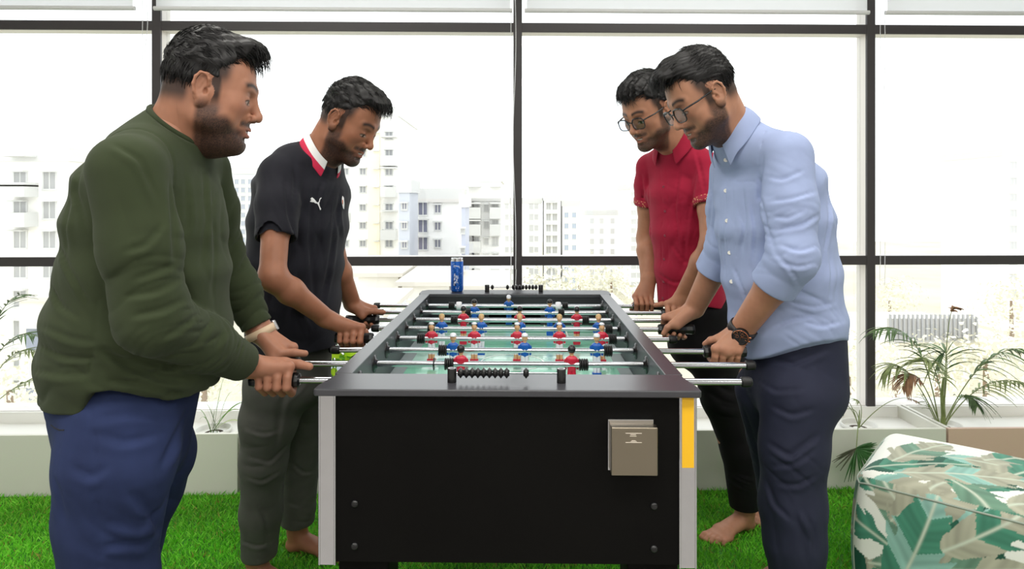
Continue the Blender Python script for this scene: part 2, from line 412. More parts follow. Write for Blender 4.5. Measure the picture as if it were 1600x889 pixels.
M_bar = mat('blind_bar', (214,214,216), 0.4); M_chain = mat('bead_chain', (240,240,244), 0.35)
def chain_mesh(x, ztop, zbot, sep=0.012, sag=0.004, seed=0):
    m = MB(); rs = random.Random(seed); n = int((ztop-zbot)/0.0065)
    for sgn in (-1, 1):
        for k in range(n):
            z = ztop-k*0.0065; t = k/n
            xx = x+sgn*sep*(0.35+0.65*abs(math.sin(t*5.0+0.6)))*(1 if t < .93 else 1.25)+sag*math.sin(t*9); r = 0.0033
            m.add([(xx-r,0,z),(xx+r,0,z),(xx,-r,z),(xx,r,z),(xx,0,z-r),(xx,0,z+r)], [(0,2,5),(2,1,5),(1,3,5),(3,0,5),(2,0,4),(1,2,4),(3,1,4),(0,3,4)], 0, True)
        m.tube([(x+sgn*sep*.5,0,ztop),(x+sgn*sep*.5,0,ztop+.35)], 0.0015, 6)
    return m
blind_lab = ['white roller blind above the leftmost window, behind the green sweater', 'white roller blind above the left middle window, beaded cord at its right end',
             'white roller blind above the window behind the two men on the right', 'white roller blind above the rightmost window, over the palm']
spans = [(-4.36,-1.80), (-1.71,0.0), (0.06,1.742), (1.822,4.36)]
chains = [(-1.765, 2.25, 1.70), (0.002, 2.35, 0.84), None, (1.815, 2.3, 0.86)]
for i, (xa, xb) in enumerate(spans):
    bl = empty('roller_blind', (0, WY, 0), WA); tag(bl, blind_lab[i], 'blind', 'roller blinds along the window wall')
    MB().box((xa+.01,-.062,2.205), (xb-.01,-.0605,2.74)).build('fabric', mb_, bl)
    MB().tube([(xa,-.0612,2.200),(xb,-.0612,2.200)], 0.0105, 12).build('bottom_bar', M_bar, bl)
    MB().tube([(xa,-.0612,2.765),(xb,-.0612,2.765)], 0.03, 16).build('roller_tube', M_bar, bl)
    if chains[i]:
        c_ = chain_mesh(chains[i][0], chains[i][1], chains[i][2], seed=i).build('pull_chain', M_chain, bl); c_.location = (0, -.045, 0)

# ------------------------------------------------------------------ planter boxes under the windows
M_pl = mat('planter_laminate', (214,214,204), 0.45); M_plp = mat('planter_laminate_reflection', (206,176,160), 0.45)  # rosy tint puts a warm reflection into the front's colour
M_soil = mat('soil', (70,55,42), 0.95, noise=(60,0.4))
ZP = 0.266
pl_lab = ['long white planter box under the left windows, left of the man in the black polo',
          'long white planter box under the middle windows behind the games table', 'long planter box with a rosy reflection coloured into its front, at the far right behind the leaf-print pouf']
for i, (xa, xb) in enumerate(((-4.35,-1.205), (-1.19,1.93), (1.94,4.35))):
    p = empty('planter_box', (0, WY, 0), WA); tag(p, pl_lab[i], 'planter', 'planter boxes under the windows')
    yf, yb = -0.335, -0.004
    MB().box((xa,yf,0.0), (xb,yf+.018,ZP)).build('front_panel', M_plp if i == 2 else M_pl, p, bevel=.0015)
    MB().box((xa,yf+.018,0.0), (xa+.018,yb,ZP)).build('end_panel', M_pl, p, bevel=.0015)
    MB().box((xb-.018,yf+.018,0.0), (xb,yb,ZP)).build('end_panel', M_pl, p, bevel=.0015)
    MB().box((xa+.018,yb-.012,0.0), (xb-.018,yb,ZP-.004)).build('back_panel', M_white, p)
    MB().box((xa+.018,yf+.018,0.195), (xb-.018,yb-.012,0.21)).build('inner_board', M_white, p)

# ------------------------------------------------------------------ artificial grass
rs = np.random.RandomState(3)
def grass(x0, x1, y0, y1, n, name):
    x = rs.uniform(x0, x1, n); y = rs.uniform(y0, y1, n); keep = (np.abs(x) < 0.95*y+0.15) & (y < WY-0.345+0.02*x); x = x[keep]; y = y[keep]; n = len(x)
    h = rs.uniform(.012,.027,n); a = rs.uniform(0,6.283,n); w = rs.uniform(.0009,.0017,n); ln = rs.uniform(.1,1.0,n)*h; la = rs.uniform(0,6.283,n)
    dx = np.cos(a)*w; dy = np.sin(a)*w; lx = np.cos(la)*ln; ly = np.sin(la)*ln; z = np.zeros(n)
    V = np.stack([np.stack([x-dx,y-dy,z],1), np.stack([x+dx,y+dy,z],1), np.stack([x+dx*.8+lx*.4,y+dy*.8+ly*.4,h*.65],1), np.stack([x+lx,y+ly,h],1)], 1).reshape(-1,3)
    i = np.arange(n)*4; F = np.stack([i,i+1,i+2,i+3],1)
    base = np.array(lin((92,196,34))); tip = np.array(lin((150,228,80))); dry = np.array(lin((150,150,70)))
    t = rs.uniform(0,1,n)[:,None]; patch = (0.88+0.2*np.sin(x*9+np.sin(y*13))*np.sin(y*11+1.3))[:,None]
    c = (base*(1-t)+tip*t)*patch; d = rs.uniform(0,1,n) < .06; c[d] = dry
    o = mesh_obj(name, V, F, mat('turf_blades', attr=True, rough=0.5, spec=0.3), colors=np.repeat(c,4,axis=0)); o.data.polygons.foreach_set('use_smooth', np.zeros(n,bool))
    return o
g = grass(-2.9, 2.9, 1.55, 2.87, 190000, 'artificial_grass')
tag(g, 'bright green artificial grass carpet covering the floor', 'grass', kind='stuff')

# ------------------------------------------------------------------ the city outside, its pale colours standing in for haze and glare
def at(px, D): return (px-800)*D/1000.0
def zt(py, D): return CAM_Z-(py-311)*D/1000.0
GZ = -16.0
M_ground = mat('city_ground', (206,200,180), 0.9, noise=(0.08, 0.15))
struct(MB().box((-260,6,GZ-1), (260,260,GZ)).build('ground', M_ground))
def building(x0, x1, top, D, wall, label, cols, rows, sz, pane=(150,158,170), depth=12, bal=None, strips=(), extras=(), hood=True):
    W = mat('facade_%d_%d_%d' % wall, wall, 0.9, noise=(0.3, 0.06)); G = mat('far_window_%d_%d_%d' % pane, pane, 0.4); S = mat('slab_trim', (214,214,212), 0.9)
    X0, X1, ZT_ = at(x0,D), at(x1,D), zt(top,D); cx = (X0+X1)/2
    e = empty('apartment_building', (cx, D, GZ)); tag(e, label, 'building', 'apartment blocks outside the windows')
    MB().box((X0-cx,0,0), (X1-cx,depth,ZT_-GZ)).build('wall', W, e)
    m = MB().box((X0-cx-.15,-.15,ZT_-GZ), (X1-cx+.15,.1,ZT_-GZ+.9)).box((X0-cx-.15,depth-.1,ZT_-GZ), (X1-cx+.15,depth+.15,ZT_-GZ+.9)).box((X0-cx-.15,.1,ZT_-GZ), (X0-cx,depth-.1,ZT_-GZ+.9)).box((X1-cx,.1,ZT_-GZ), (X1-cx+.15,depth-.1,ZT_-GZ+.9))
    m.build('parapet', S, e)
    for (a, b, tp, bt, col) in strips:
        MB().box((at(a,D)-cx,-.25,zt(bt,D)-GZ), (at(b,D)-cx,0.02,zt(tp,D)-GZ)).build('facade_strip', mat('strip_%d_%d_%d' % col, col, 0.9), e)
    pane = pane
    w2, h2 = sz[0]*D/2000.0, sz[1]*D/2000.0
    for c_ in cols:
        k = c_[1] if isinstance(c_, tuple) else 1.0; cc = c_[0] if isinstance(c_, tuple) else c_
        for r_ in rows:
            xx = at(cc,D)-cx; z = zt(r_,D)-GZ; a, b = w2*k, h2*(k if k > .6 else .7)
            if z < 0.5: continue
            f = MB().box((xx-a-.1,-.12,z-b-.12), (xx+a+.1,-.0,z-b)).box((xx-a-.1,-.06,z-b), (xx-a,0,z+b)).box((xx+a,-.06,z-b), (xx+a+.1,0,z+b))
            f.box((xx-a-.15,-.55 if hood else -.1,z+b), (xx+a+.15,0,z+b+.1)); f.box((xx-.04,-.05,z-b), (xx+.04,0,z+b))
            wn = f.build('window', S, e); MB().box((xx-a,-.03,z-b), (xx+a,-.01,z+b)).build('pane', G, wn)
    if bal:
        for (a, b, r_) in bal:
            xa, xb, z = at(a,D)-cx, at(b,D)-cx, zt(r_,D)-GZ
            f = MB().box((xa,-1.3,z-.12), (xb,0.0,z)).box((xa,-1.3,z), (xb,-1.22,z+.85)).box((xa,-1.22,z), (xa+.08,0,z+.85)).box((xb-.08,-1.22,z), (xb,0,z+.85)).box((xa,-1.3,z+2.6), (xb,0,z+2.72)); f.build('balcony', S, e)
    for (a, b, tp, bt) in extras:
        MB().box((at(a,D)-cx,1,zt(bt,D)-GZ), (at(b,D)-cx,4,zt(tp,D)-GZ)).build('roof_structure', W, e)
    return e
R_ = lambda a, b, s: list(range(a, b, s))
building(-110, 108, 252, 44, (246,244,238), 'pale apartment block at the far left edge behind the man in green', [-70,-28,32,78], R_(282,640,46), (18,26), (172,172,172), extras=[(20,96,222,256),(-60,-20,232,256)], bal=[(22,60,305),(22,60,351)])
building(352, 402, 272, 92, (226,230,236), 'narrow grey-blue tower far off between the two men on the left', [360,370,380,391], R_(284,460,13), (5,7), (165,175,195), hood=False)
building(522, 622, 182, 62, (252,251,248), 'tall white apartment tower with a cream stripe right of the man in black', [(540,1.0),(567,1.0),(589,.55),(608,1.2)], R_(212,480,28), (8,9), (160,162,166), strips=[(576,594,184,520,(250,240,214))], bal=[(598,622,258),(598,622,306),(598,622,372),(532,548,346)], extras=[(540,575,168,184)])
building(643, 719, 312, 50, (247,246,244), 'unfinished white block with large square windows behind the drink can', [(661,1.0),(684,.62)], [326,353,380,438,466], (13,19), (120,122,142), depth=5, strips=[(643,719,311,316,(214,210,206))], extras=[(650,668,298,314),(690,712,286,314),(672,680,300,314)])
building(623, 640, 301, 44.5, (206,209,217), 'slim blue-grey stair tower beside the unfinished block', [632], [322,352,382,440], (6,9), (150,150,165), depth=4)
building(721, 727, 324, 44, (188,192,208), 'thin blue-grey slab wall between two white blocks', [723], [360,390], (3,7), (150,155,175), depth=4)
building(732, 783, 284, 56, (250,249,247), 'white block with stacked balconies left of the middle window post', [735,744,(760,.6),774], R_(324,520,26), (7,13), (200,200,200), bal=[(729,752,339),(729,752,365),(729,752,391),(766,783,339),(766,783,365)], strips=[(729,783,310,314,(205,203,200))], extras=[(722,738,262,286),(755,778,270,286)])
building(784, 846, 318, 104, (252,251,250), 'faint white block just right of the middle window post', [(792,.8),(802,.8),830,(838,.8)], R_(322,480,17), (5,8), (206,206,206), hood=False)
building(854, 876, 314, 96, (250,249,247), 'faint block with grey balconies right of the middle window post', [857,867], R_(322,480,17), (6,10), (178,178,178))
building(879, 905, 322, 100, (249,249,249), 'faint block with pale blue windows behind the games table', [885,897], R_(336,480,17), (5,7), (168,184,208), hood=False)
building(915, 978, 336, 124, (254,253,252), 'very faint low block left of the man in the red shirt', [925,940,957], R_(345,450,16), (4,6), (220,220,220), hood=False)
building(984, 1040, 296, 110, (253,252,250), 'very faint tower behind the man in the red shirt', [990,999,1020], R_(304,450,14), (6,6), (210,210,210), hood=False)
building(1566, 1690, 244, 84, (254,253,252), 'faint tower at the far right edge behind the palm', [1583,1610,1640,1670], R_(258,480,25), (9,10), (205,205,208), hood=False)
building(396, 470, 300, 110, (240,241,244), 'hazy block behind the man in the black polo', [405,418,431,444,457], R_(310,460,15), (5,7), (188,192,204), hood=False)
# low houses and a roof terrace
def house(x0, x1, top, D, label, col=(236,232,222)):
    W = mat('house_%d_%d_%d' % col, col, 0.9, noise=(0.4, 0.08)); X0, X1 = at(x0,D), at(x1,D); h = zt(top,D)-GZ; cx = (X0+X1)/2; w = (X1-X0)/2
    e = empty('low_house', (cx, D, GZ)); tag(e, label, 'house', 'low houses below the windows')
    MB().box((-w,0,0), (w,7,h)).build('wall', W, e)
    MB().box((-w-.3,-.3,h), (w+.3,7.3,h+.22)).build('roof_slab', mat('roof_slab', (214,208,198), 0.9), e)
    n = max(2, int(w*2/2.4))
    for k in range(n):
        for zz in (h-2.0, h-5.0):
            if zz > .6:
                xx = -w+(k+.5)*2*w/n; f = MB().box((xx-.55,-.1,zz-.7), (xx+.55,0,zz-.6)).box((xx-.55,-.4,zz+.6), (xx+.55,0,zz+.7)).build('window', mat('slab_trim'), e)
                MB().box((xx-.45,-.04,zz-.6), (xx+.45,-.01,zz+.6)).build('pane', mat('house_pane', (150,156,170), 0.4), f)
    return e
house(560, 622, 432, 36, 'low white house below the cream-striped tower')
house(628, 700, 446, 33, 'low pale house below the unfinished block, behind the can')
house(716, 790, 452, 34, 'low pale house left of the middle window post', (230,232,240))
house(30, 130, 470, 34, 'low pale house at the left behind the man in green')
house(518, 588, 500, 24.5, 'near flat-roofed house right of the man in black', (232,232,236))
house(880, 985, 500, 30, 'flat-roofed house behind the far end of the games table', (238,232,214))
ter = empty('roof_terrace', (at(1462,34), 34, GZ)); tag(ter, 'low roof terrace with a grey railing wall behind the palm', 'building')
MB().box((-5,0,0), (5,9,zt(534,34)-GZ)).build('wall', mat('house_238_232_214', (238,232,214), 0.9), ter)
tm = MB().box((-2.6,-.2,zt(534,34)-GZ), (2.1,0,zt(497,34)-GZ)); tm.build('parapet', mat('terrace_grey', (196,194,190), 0.9), ter)
tr_ = MB()
for k in range(20): tr_.box((-2.6+k*.24,-.3,zt(530,34)-GZ), (-2.52+k*.24,-.2,zt(490,34)-GZ))
tr_.build('railing', mat('terrace_rail', (170,170,172), 0.8), ter)

def tree_mesh(r, h, n, seed):
    rs = np.random.RandomState(seed); blobs = [(rs.uniform(-.5,.5)*r, rs.uniform(-.5,.5)*r, h+rs.uniform(-.35,.4)*r, r*rs.uniform(.4,.65)) for _ in range(9)]
    V = []; F = []; col = []
    for i in range(n):
        b = blobs[rs.randint(9)]; d = nrm(rs.randn(3)); p = np.array(b[:3])+d*b[3]*rs.uniform(.75,1.08); s_ = r*rs.uniform(.04,.085)
        u = nrm(np.cross(d, rs.randn(3))); v = nrm(np.cross(d, u)+.5*rs.randn(3)); k = len(V); V += [p-u*s_*.5, p+v*s_*.6, p+u*s_*1.1, p-v*s_*.5]; F.append((k,k+1,k+2,k+3))
        c = np.array(lin((244,241,222)))*(1-rs.uniform(0,.22)); col += [c]*4  # leaf colour bleached to put haze and overexposure into the foliage
    return np.array(V), np.array(F), np.array(col)
M_leafy = mat('hazed_foliage', attr=True, rough=0.8); M_trunk = mat('distant_trunk', (150,130,110), 0.9)
tpos = [(15,610,24,2.2,'pale yellow-green tree low at the left edge, behind the left palm'),(318,575,27,2.2,'pale tree outside between the green sweater and the black polo'),(662,500,24,1.5,'pale tree just left of the table beyond the glass'),
  (850,452,46,2.8,'pale tree outside just right of the middle window post'),(905,446,58,3.2,'broad pale tree beyond the far end of the games table'),(955,440,68,3.6,'furthest pale tree, left of the crimson shirt'),
  (1325,585,26,2.2,'pale tree low between the blue shirt and the right window post'),(1400,590,18.5,1.4,'pale tree below the roof terrace, behind the drooping palm fronds'),(1465,585,28,2.2,'pale tree under the railing of the roof terrace'),
  (1540,560,33,2.8,'pale tree outside right of the roof terrace'),(1390,470,62,3.0,'distant pale tree beyond the left end of the roof terrace'),(1580,470,60,3.6,'distant large pale tree at the right edge'),(1625,590,22,1.7,'nearest pale tree at the right edge, low')]
for i, (px, py, D, r, lb) in enumerate(tpos):
    t = empty('street_tree', (at(px,D), D, GZ)); h = zt(py,D)-GZ
    V, F, col = tree_mesh(r, h, 700, i); mesh_obj('crown', V, F, M_leafy, t, colors=col)
    MB().tube([(0,0,0),(.1,.05,h*.5),(0,0,h)], [.3,.22,.1], 8).build('trunk', M_trunk, t)
    tag(t, lb, 'tree', 'trees outside below the windows')
# ------------------------------------------------------------------ the games table
TA = -math.atan(0.0169)
TX = -0.033
table = empty('foosball_table', (TX, 0, 0), TA)
tag(table, 'black foosball table with chrome rods and red and blue player figures', 'foosball table')
def tw(x, y, z):
    c, s_ = math.cos(TA), math.sin(TA); return np.array([TX+x*c-y*s_, x*s_+y*c, z])
M_blk = mat('black_laminate', (11,10,9), 0.6, spec=0.10, noise=(3,0.15))
M_rim = mat('grey_black_rim', (60,60,65), 0.30, spec=0.6, bump=(900,0.06,0.0004))
M_in = mat('inner_wall_grey', (62,63,68), 0.4)
M_chr = mat('chrome', (214,214,218), 0.07, metal=1.0)
M_rod = mat('rod_steel', (188,190,196), 0.14, metal=1.0)
M_rub = mat('black_rubber', (16,16,17), 0.45, spec=0.4); M_rubg = mat('black_plastic', (20,20,21), 0.25)
ZR = 0.905; YF, YB = 1.289, 2.712; HW, IW = 0.382, 0.346; YI0, YI1 = 1.41, 2.592
# cabinet
z0 = 0.545
MB().box((-.376,YF+.02,z0), (.376,YF+.045,ZR-.0165)).build('end_panel', M_blk, table, bevel=.001)
MB().box((-.376,YB-.045,z0), (.376,YB-.02,ZR-.0165)).build('end_panel', M_blk, table, bevel=.001)
for s_ in (-1, 1):
    m = MB()
    xa, xb = sorted((s_*IW, s_*HW))
    m.box((xa,YF+.045,z0), (xb,YB-.045,ZR-.004)); m.build('side_panel', M_in, table)
    MB().box((xa-.001,YI0-.0,ZR-.004), (xb+.001,YI1+.0,ZR)).build('side_rail', M_rim, table, bevel=.0015)
def endcap(y0, y1, ch):
    pts = [(-.378,y1),(-.392,y1-.02),(-.392,y0+.004),(-.388,y0),(.388,y0),(.392,y0+.004),(.392,y1-.02),(.378,y1)] if ch > 0 else [(-.378,y0),(.378,y0),(.392,y0+.02),(.392,y1-.03),(.372,y1),(-.372,y1),(-.392,y1-.03),(-.392,y0+.02)]
    if ch > 0: pts = [(-.378,y1),(-.378,y1-.012),(-.392,y0+.03),(-.392,y0+.004),(-.388,y0),(.388,y0),(.392,y0+.004),(.392,y0+.03),(.378,y1-.012),(.378,y1)]
    return MB().prism(pts[::-1] if ch > 0 else pts, (0,0,ZR-.0145), (1,0,0), (0,1,0), .0145)
e1 = endcap(YF, YI0, 1); e1.build('end_rail', M_rim, table, bevel=.003, seg=3)
e2 = endcap(YI1, YB, -1); e2.build('end_rail', M_rim, table, bevel=.003, seg=3)
# inner walls at both ends with goal mouth, playfield
ZF = 0.780
for (ya, yb) in ((YI0-.012, YI0), (YI1, YI1+.012)):
    m = MB().box((-IW,ya,ZF-.02), (-.105,yb,ZR-.0145)).box((.105,ya,ZF-.02), (IW,yb,ZR-.0145)).box((-.105,ya,ZF+.075), (.105,yb,ZR-.0145)); m.build('goal_wall', mat('goal_wall_dark', (30,31,36), 0.5), table)
pf = MB().box((-IW,YI0-.01,ZF-.012), (IW,YI1+.01,ZF)).build('playfield', None, table)
m = bpy.data.materials.new('playfield_green'); m.use_nodes = True; nt = m.node_tree; b = nt.nodes['Principled BSDF']; b.inputs['Roughness'].default_value = 0.16
b.inputs['Base Color'].default_value = lin((70,160,128))+(1,); b.inputs['Coat Weight'].default_value = .5
tc = nt.nodes.new('ShaderNodeTexCoord'); sx = nt.nodes.new('ShaderNodeSeparateXYZ'); nt.links.new(tc.outputs['Object'], sx.inputs[0])
w_ = nt.nodes.new('ShaderNodeMath'); w_.operation = 'MULTIPLY'; w_.inputs[1].default_value = 1/0.148; nt.links.new(sx.outputs['Y'], w_.inputs[0])
fr = nt.nodes.new('ShaderNodeMath'); fr.operation = 'PINGPONG'; fr.inputs[1].default_value = 1.0; nt.links.new(w_.outputs[0], fr.inputs[0])
st = nt.nodes.new('ShaderNodeMath'); st.operation = 'GREATER_THAN'; st.inputs[1].default_value = .5; nt.links.new(fr.outputs[0], st.inputs[0])
mx = nt.nodes.new('ShaderNodeMix'); mx.data_type = 'RGBA'; mx.inputs[6].default_value = lin((178,220,204))+(1,); mx.inputs[7].default_value = lin((122,192,164))+(1,)  # both greens lightened to hold the window reflection in the colour
nt.links.new(st.outputs[0], mx.inputs[0]); nt.links.new(mx.outputs[2], b.inputs['Base Color'])
pf.data.materials.clear(); pf.data.materials.append(m)
M_line = mat('field_line', (226,236,230), 0.3)
lm = MB(); cy = (YI0+YI1)/2; zz = ZF
def ringm(m, cx, cy_, r, w, a0=0, a1=2*math.pi, n=48):
    vs = []; fs = []
    for i in range(n+1):
        a = a0+(a1-a0)*i/n
        for rr in (r-w/2, r+w/2): vs.append((cx+rr*math.cos(a), cy_+rr*math.sin(a), zz+.0006))
    for i in range(n): fs.append((2*i,2*i+1,2*i+3,2*i+2))
    m.add(vs, [f[::-1] for f in fs])
ringm(lm, 0, cy, .098, .005); ringm(lm, 0, cy-.27, .098, .005)
lm.box((-IW,cy-.0025,zz), (IW,cy+.0025,zz+.0006))
for yb_, sg in ((YI0,1),(YI1,-1)):
    for hw, d in ((.2,.25),(.12,.1)):
        for sx_ in (-1,1): lm.box(*[tuple(map(min, zip(*q))) if k == 0 else tuple(map(max, zip(*q))) for k, q in enumerate([((sx_*hw-.0025,yb_,zz),(sx_*hw+.0025,yb_+sg*d,zz+.0006))]*2)])
        lm.box((-hw,yb_+sg*d-.0025,zz), (hw,yb_+sg*d+.0025,zz+.0006))
lm.build('field_markings', M_line, table)
# grey dash marks beside the centre circle
dm = MB()
for k in (-2,-1,1,2): dm.box((k*.115-.022,1.72-.006,zz), (k*.115+.022,1.72+.006,zz+.0009))
dm.build('grey_marks', mat('grey_mark', (150,160,160), 0.5), table)
for s_ in (-1,1):   # sloped side strips along the playfield
    x1 = s_*IW; x2 = s_*(IW-.03)
    MB().add([(x1,YI0,ZF+.012),(x2,YI0,ZF+.0005),(x2,YI1,ZF+.0005),(x1,YI1,ZF+.012)], [(0,1,2,3) if s_ < 0 else (3,2,1,0)]).build('side_strip', mat('side_strip_grey', (70,86,84), 0.35), table)
# cabinet floor, legs, corner strips, bolts
MB().box((-IW,YF+.045,z0+.01), (IW,YB-.045,z0+.025)).build('cabinet_floor', M_blk, table)
for (lx, ly) in ((-.315,YF+.16), (.315,YF+.16), (-.315,YB-.16), (.315,YB-.16)):
    lg = MB().box((lx-.055,ly-.055,0.025), (lx+.055,ly+.055,z0)).build('leg', M_blk, table, bevel=.004)
    MB().lathe([(0,0),(.03,0),(.03,.012),(.012,.016),(.012,.03)], (lx,ly,0)).build('foot', M_rub, lg)
for sx_, yy in ((-1,YF),(1,YF),(-1,YB),(1,YB)):
    a, b_ = sorted((sx_*.350, sx_*.386)); dy = 1 if yy == YF else -1
    y0_, y1_ = sorted((yy+dy*.016, yy+dy*.02)); 
    st = MB().box((a,y0_,z0-.004), (b_,y1_,ZR-.0165))
    ya, yb = sorted((yy+dy*.016, yy+dy*.05)); xa, xb = sorted((sx_*.382, sx_*.386)); st.box((xa,ya,z0-.004), (xb,yb,ZR-.0165))
    for xr in (a+.002, b_-.002): st.tube([(xr,y0_ if dy > 0 else y1_,z0-.004),(xr,y0_ if dy > 0 else y1_,ZR-.0165)], .0022, 8)
    so = st.build('corner_strip', M_chr, table)
    if yy == YF and sx_ > 0:
        MB().box((a+.006,y0_-.0012,.745), (b_-.006,y0_,ZR-.0175)).build('yellow_label', mat('yellow_label', (246,190,30), 0.45), so)
for (bx, bz) in ((-.312,.665),(-.312,.578),(.30,.665),(.30,.578)):
    MB().lathe([(0,.006),(.004,.0062),(.0075,.004),(.0085,0)], (bx,YF+.02,bz), (0,-1,0), 16).build('bolt', M_rubg, table)
# metal box on the front
bx0, bx1, bz0, bz1 = .205, .297, .742, .842; yb_ = YF+.02
mbx = MB().box((bx0,yb_-.012,bz0), (bx1,yb_,bz1+.003)).build('ashtray_bracket', M_chr, table, bevel=.001)
M_brs = mat('brushed_metal', (150,140,124), 0.36, metal=1.0, bump=(300,0.05,0.0004,(1,1,20)))
R = Matrix.Rotation(math.radians(-4), 3, 'X')
bo = MB().box((bx0+.004,yb_-.034,bz0-.002), (bx1+.004,yb_-.012,bz1-.006)).build('metal_ashtray', M_brs, table, bevel=.0022, seg=3)
t = MB(); yy = yb_-.0346
for (cx_, cz_, w, h) in ((0,.0,.032,.0011),(-.001,-.0028,.011,.0012),(-.001,-.0058,.013,.0008),(0,-.0145,.008,.0009),(0,-.0162,.012,.0009),(0,-.0182,.032,.0011)):
    t.box((bx0+.048+cx_-w/2,yy,bz1-.017+cz_-h/2), (bx0+.048+cx_+w/2,yy+.0008,bz1-.017+cz_+h/2))
t.build('engraved_lettering', mat('engraving', (225,215,200), 0.5), bo)
MB().box((bx0+.01,yb_-.011,bz1-.004), (bx1-.006,yb_-.002,bz1+.0015)).build('hinge', M_chr, mbx)

# player figures
def fig(blue, cap=None, back=False, white_legs=True):
    """one moulded player; local origin on the rod, y- is the way it faces"""
    m = MB(); shirt = 1 if blue else 2
    sg = 1 if back else -1; skin = 0
    m.ball((0,0,.036), (.0088,.0095,.0115), 14, skin); m.ball((0,sg*.0092,.0345), (.0015,.0022,.002), 8, skin)
    m.tube([(0,0,.018),(0,0,.03)], [.0052,.005], 10, skin)
    hair = 3
    if cap == 'white':      # peaked cap
        m.ball((0,0,.0415), (.0094,.0098,.0075), 14, 4); m.ball((0,sg*.0075,.0415), (.0075,.0062,.0016), 10, 4)
    elif cap == 'dark':
        m.ball((0,0,.041), (.0102,.0106,.009), 14, 3); m.ball((0,0,.037), (.0125,.0125,.0018), 14, 3)
    elif cap == 'pale':
        m.ball((0,-sg*.0012,.0395), (.0096,.0098,.0096), 14, 5)
    elif cap == 'stripe':
        m.ball((0,-sg*.002,.0395), (.0098,.0098,.0105), 14, 3); m.ball((0,sg*.0012,.0452), (.0082,.0086,.0048), 12, 4)
    else:
        m.ball((0,-sg*.0022,.039), (.0102,.0100,.0112), 14, 3)
    # torso with shoulders and arms merged to the body
    prof = [(.0085,-.016),(.0112,-.012),(.0108,-.004),(.0132,.006),(.0150,.012),(.0148,.0165),(.0105,.0205),(.0055,.023)]
    n = 20; vs = []; fs = []
    for (r, z) in prof:
        for k in range(n):
            a = 2*math.pi*k/n; c_, s2 = math.cos(a), math.sin(a); vs.append((r*np.sign(c_)*abs(c_)**.8, r*.62*np.sign(s2)*abs(s2)**.8, z))
    for i in range(len(prof)-1):
        for k in range(n): k2 = (k+1) % n; fs.append((i*n+k, i*n+k2, (i+1)*n+k2, (i+1)*n+k))
    m.add(vs, fs, shirt, True)
    for s2 in (-1,1):
        m.tube([(s2*.0135,0,.0135),(s2*.0165,sg*.001,.004),(s2*.0150,sg*.002,-.012)], [.0048,.0042,.0030], 10, shirt)
        m.tube([(s2*.0165,sg*.0012,.002),(s2*.0150,sg*.002,-.014)], [.0036,.0028], 8, 4 if not blue or white_legs else shirt)
    m.ball((0,sg*.0082,.002), (.0020,.0012,.0024), 8, 4); 
    leg = 4 if white_legs else shirt
    for s2 in (-1,1):
        m.tube([(s2*.0048,0,-.012),(s2*.0052,0,-.030),(s2*.0050,0,-.046)], [.0058,.0062,.0056], 12, leg)
        m.tube([(s2*.0050,0,-.046),(s2*.0048,0,-.060)], [.0054,.0048], 12, 0 if not blue else leg)
    m.box((-.0125,-.0075,-.079), (.0125,.0075,-.060), shirt); m.box((-.0115,-.0085,-.083), (.0115,.0085,-.079), shirt)
    return m
M_fig = [mat('figure_skin', (206,160,120), 0.35), mat('figure_blue', (16,84,170), 0.3), mat('figure_red', (190,34,60), 0.3), mat('figure_black', (24,22,26), 0.3), mat('figure_white', (216,218,226), 0.3), mat('figure_blond', (190,160,110), 0.4)]
protos = {}
def bumper(x, dirn, ms, parent, n=4):
    m = MB()
    prof = [(.0085,0)]
    for k in range(n): a = k*.0058; prof += [(.0148,a+.0004),(.0155,a+.0022),(.0148,a+.0042),(.0105,a+.0050),(.0105,a+.0056)]
    prof += [(.0085,n*.0058)]
    m.lathe([(r, h*dirn) for r, h in prof][:: (1 if dirn > 0 else -1)], (x,0,0), (1,0,0), 20); return m.build('bumper', M_rub, parent)
RY = [1.479+.148*i for i in range(8)]; ZROD = 0.870
def lx(px, Y): return (px-800)*Y/1000.0-TX-0.0169*Y
rods = [  # left end, right end, handle side, figures(px), kind
  dict(l=467, r=1166, hs=-1, men=[], st=None),
  dict(l=467, r=1172, hs=-1, men=[720,893], st=('red',None,True,False), bump=(-1,702,912), ring=678),
  dict(l=521, r=1097, hs=1, men=[708,820,932], st=('blue','white',False,True), bump=(0,692,950)),
  dict(l=583, r=1052, hs=-1, men=[674,741,808,874,940], st=('red','stripe',False,True), bump=(0,658,957)),
  dict(l=584, r=1027, hs=1, men=[690,752,812,874,935], st=('blue','pale',False,True), bump=(0,674,951)),
  dict(l=592, r=1040, hs=-1, men=[724,812,901], st=('red','stripe',True,False), bump=(0,710,915)),
  dict(l=592, r=1032, hs=1, men=[741,859], st=('blue','dark',False,False), bump=(0,731,877)),
  dict(l=587, r=988, hs=1, men=[795], st=('blue','white',False,False), bump=(0,706,883), collar=(717,872)),
]
M_hand = mat('grip_black', (22,22,23), 0.3, spec=0.5)
ROD_LIM = []
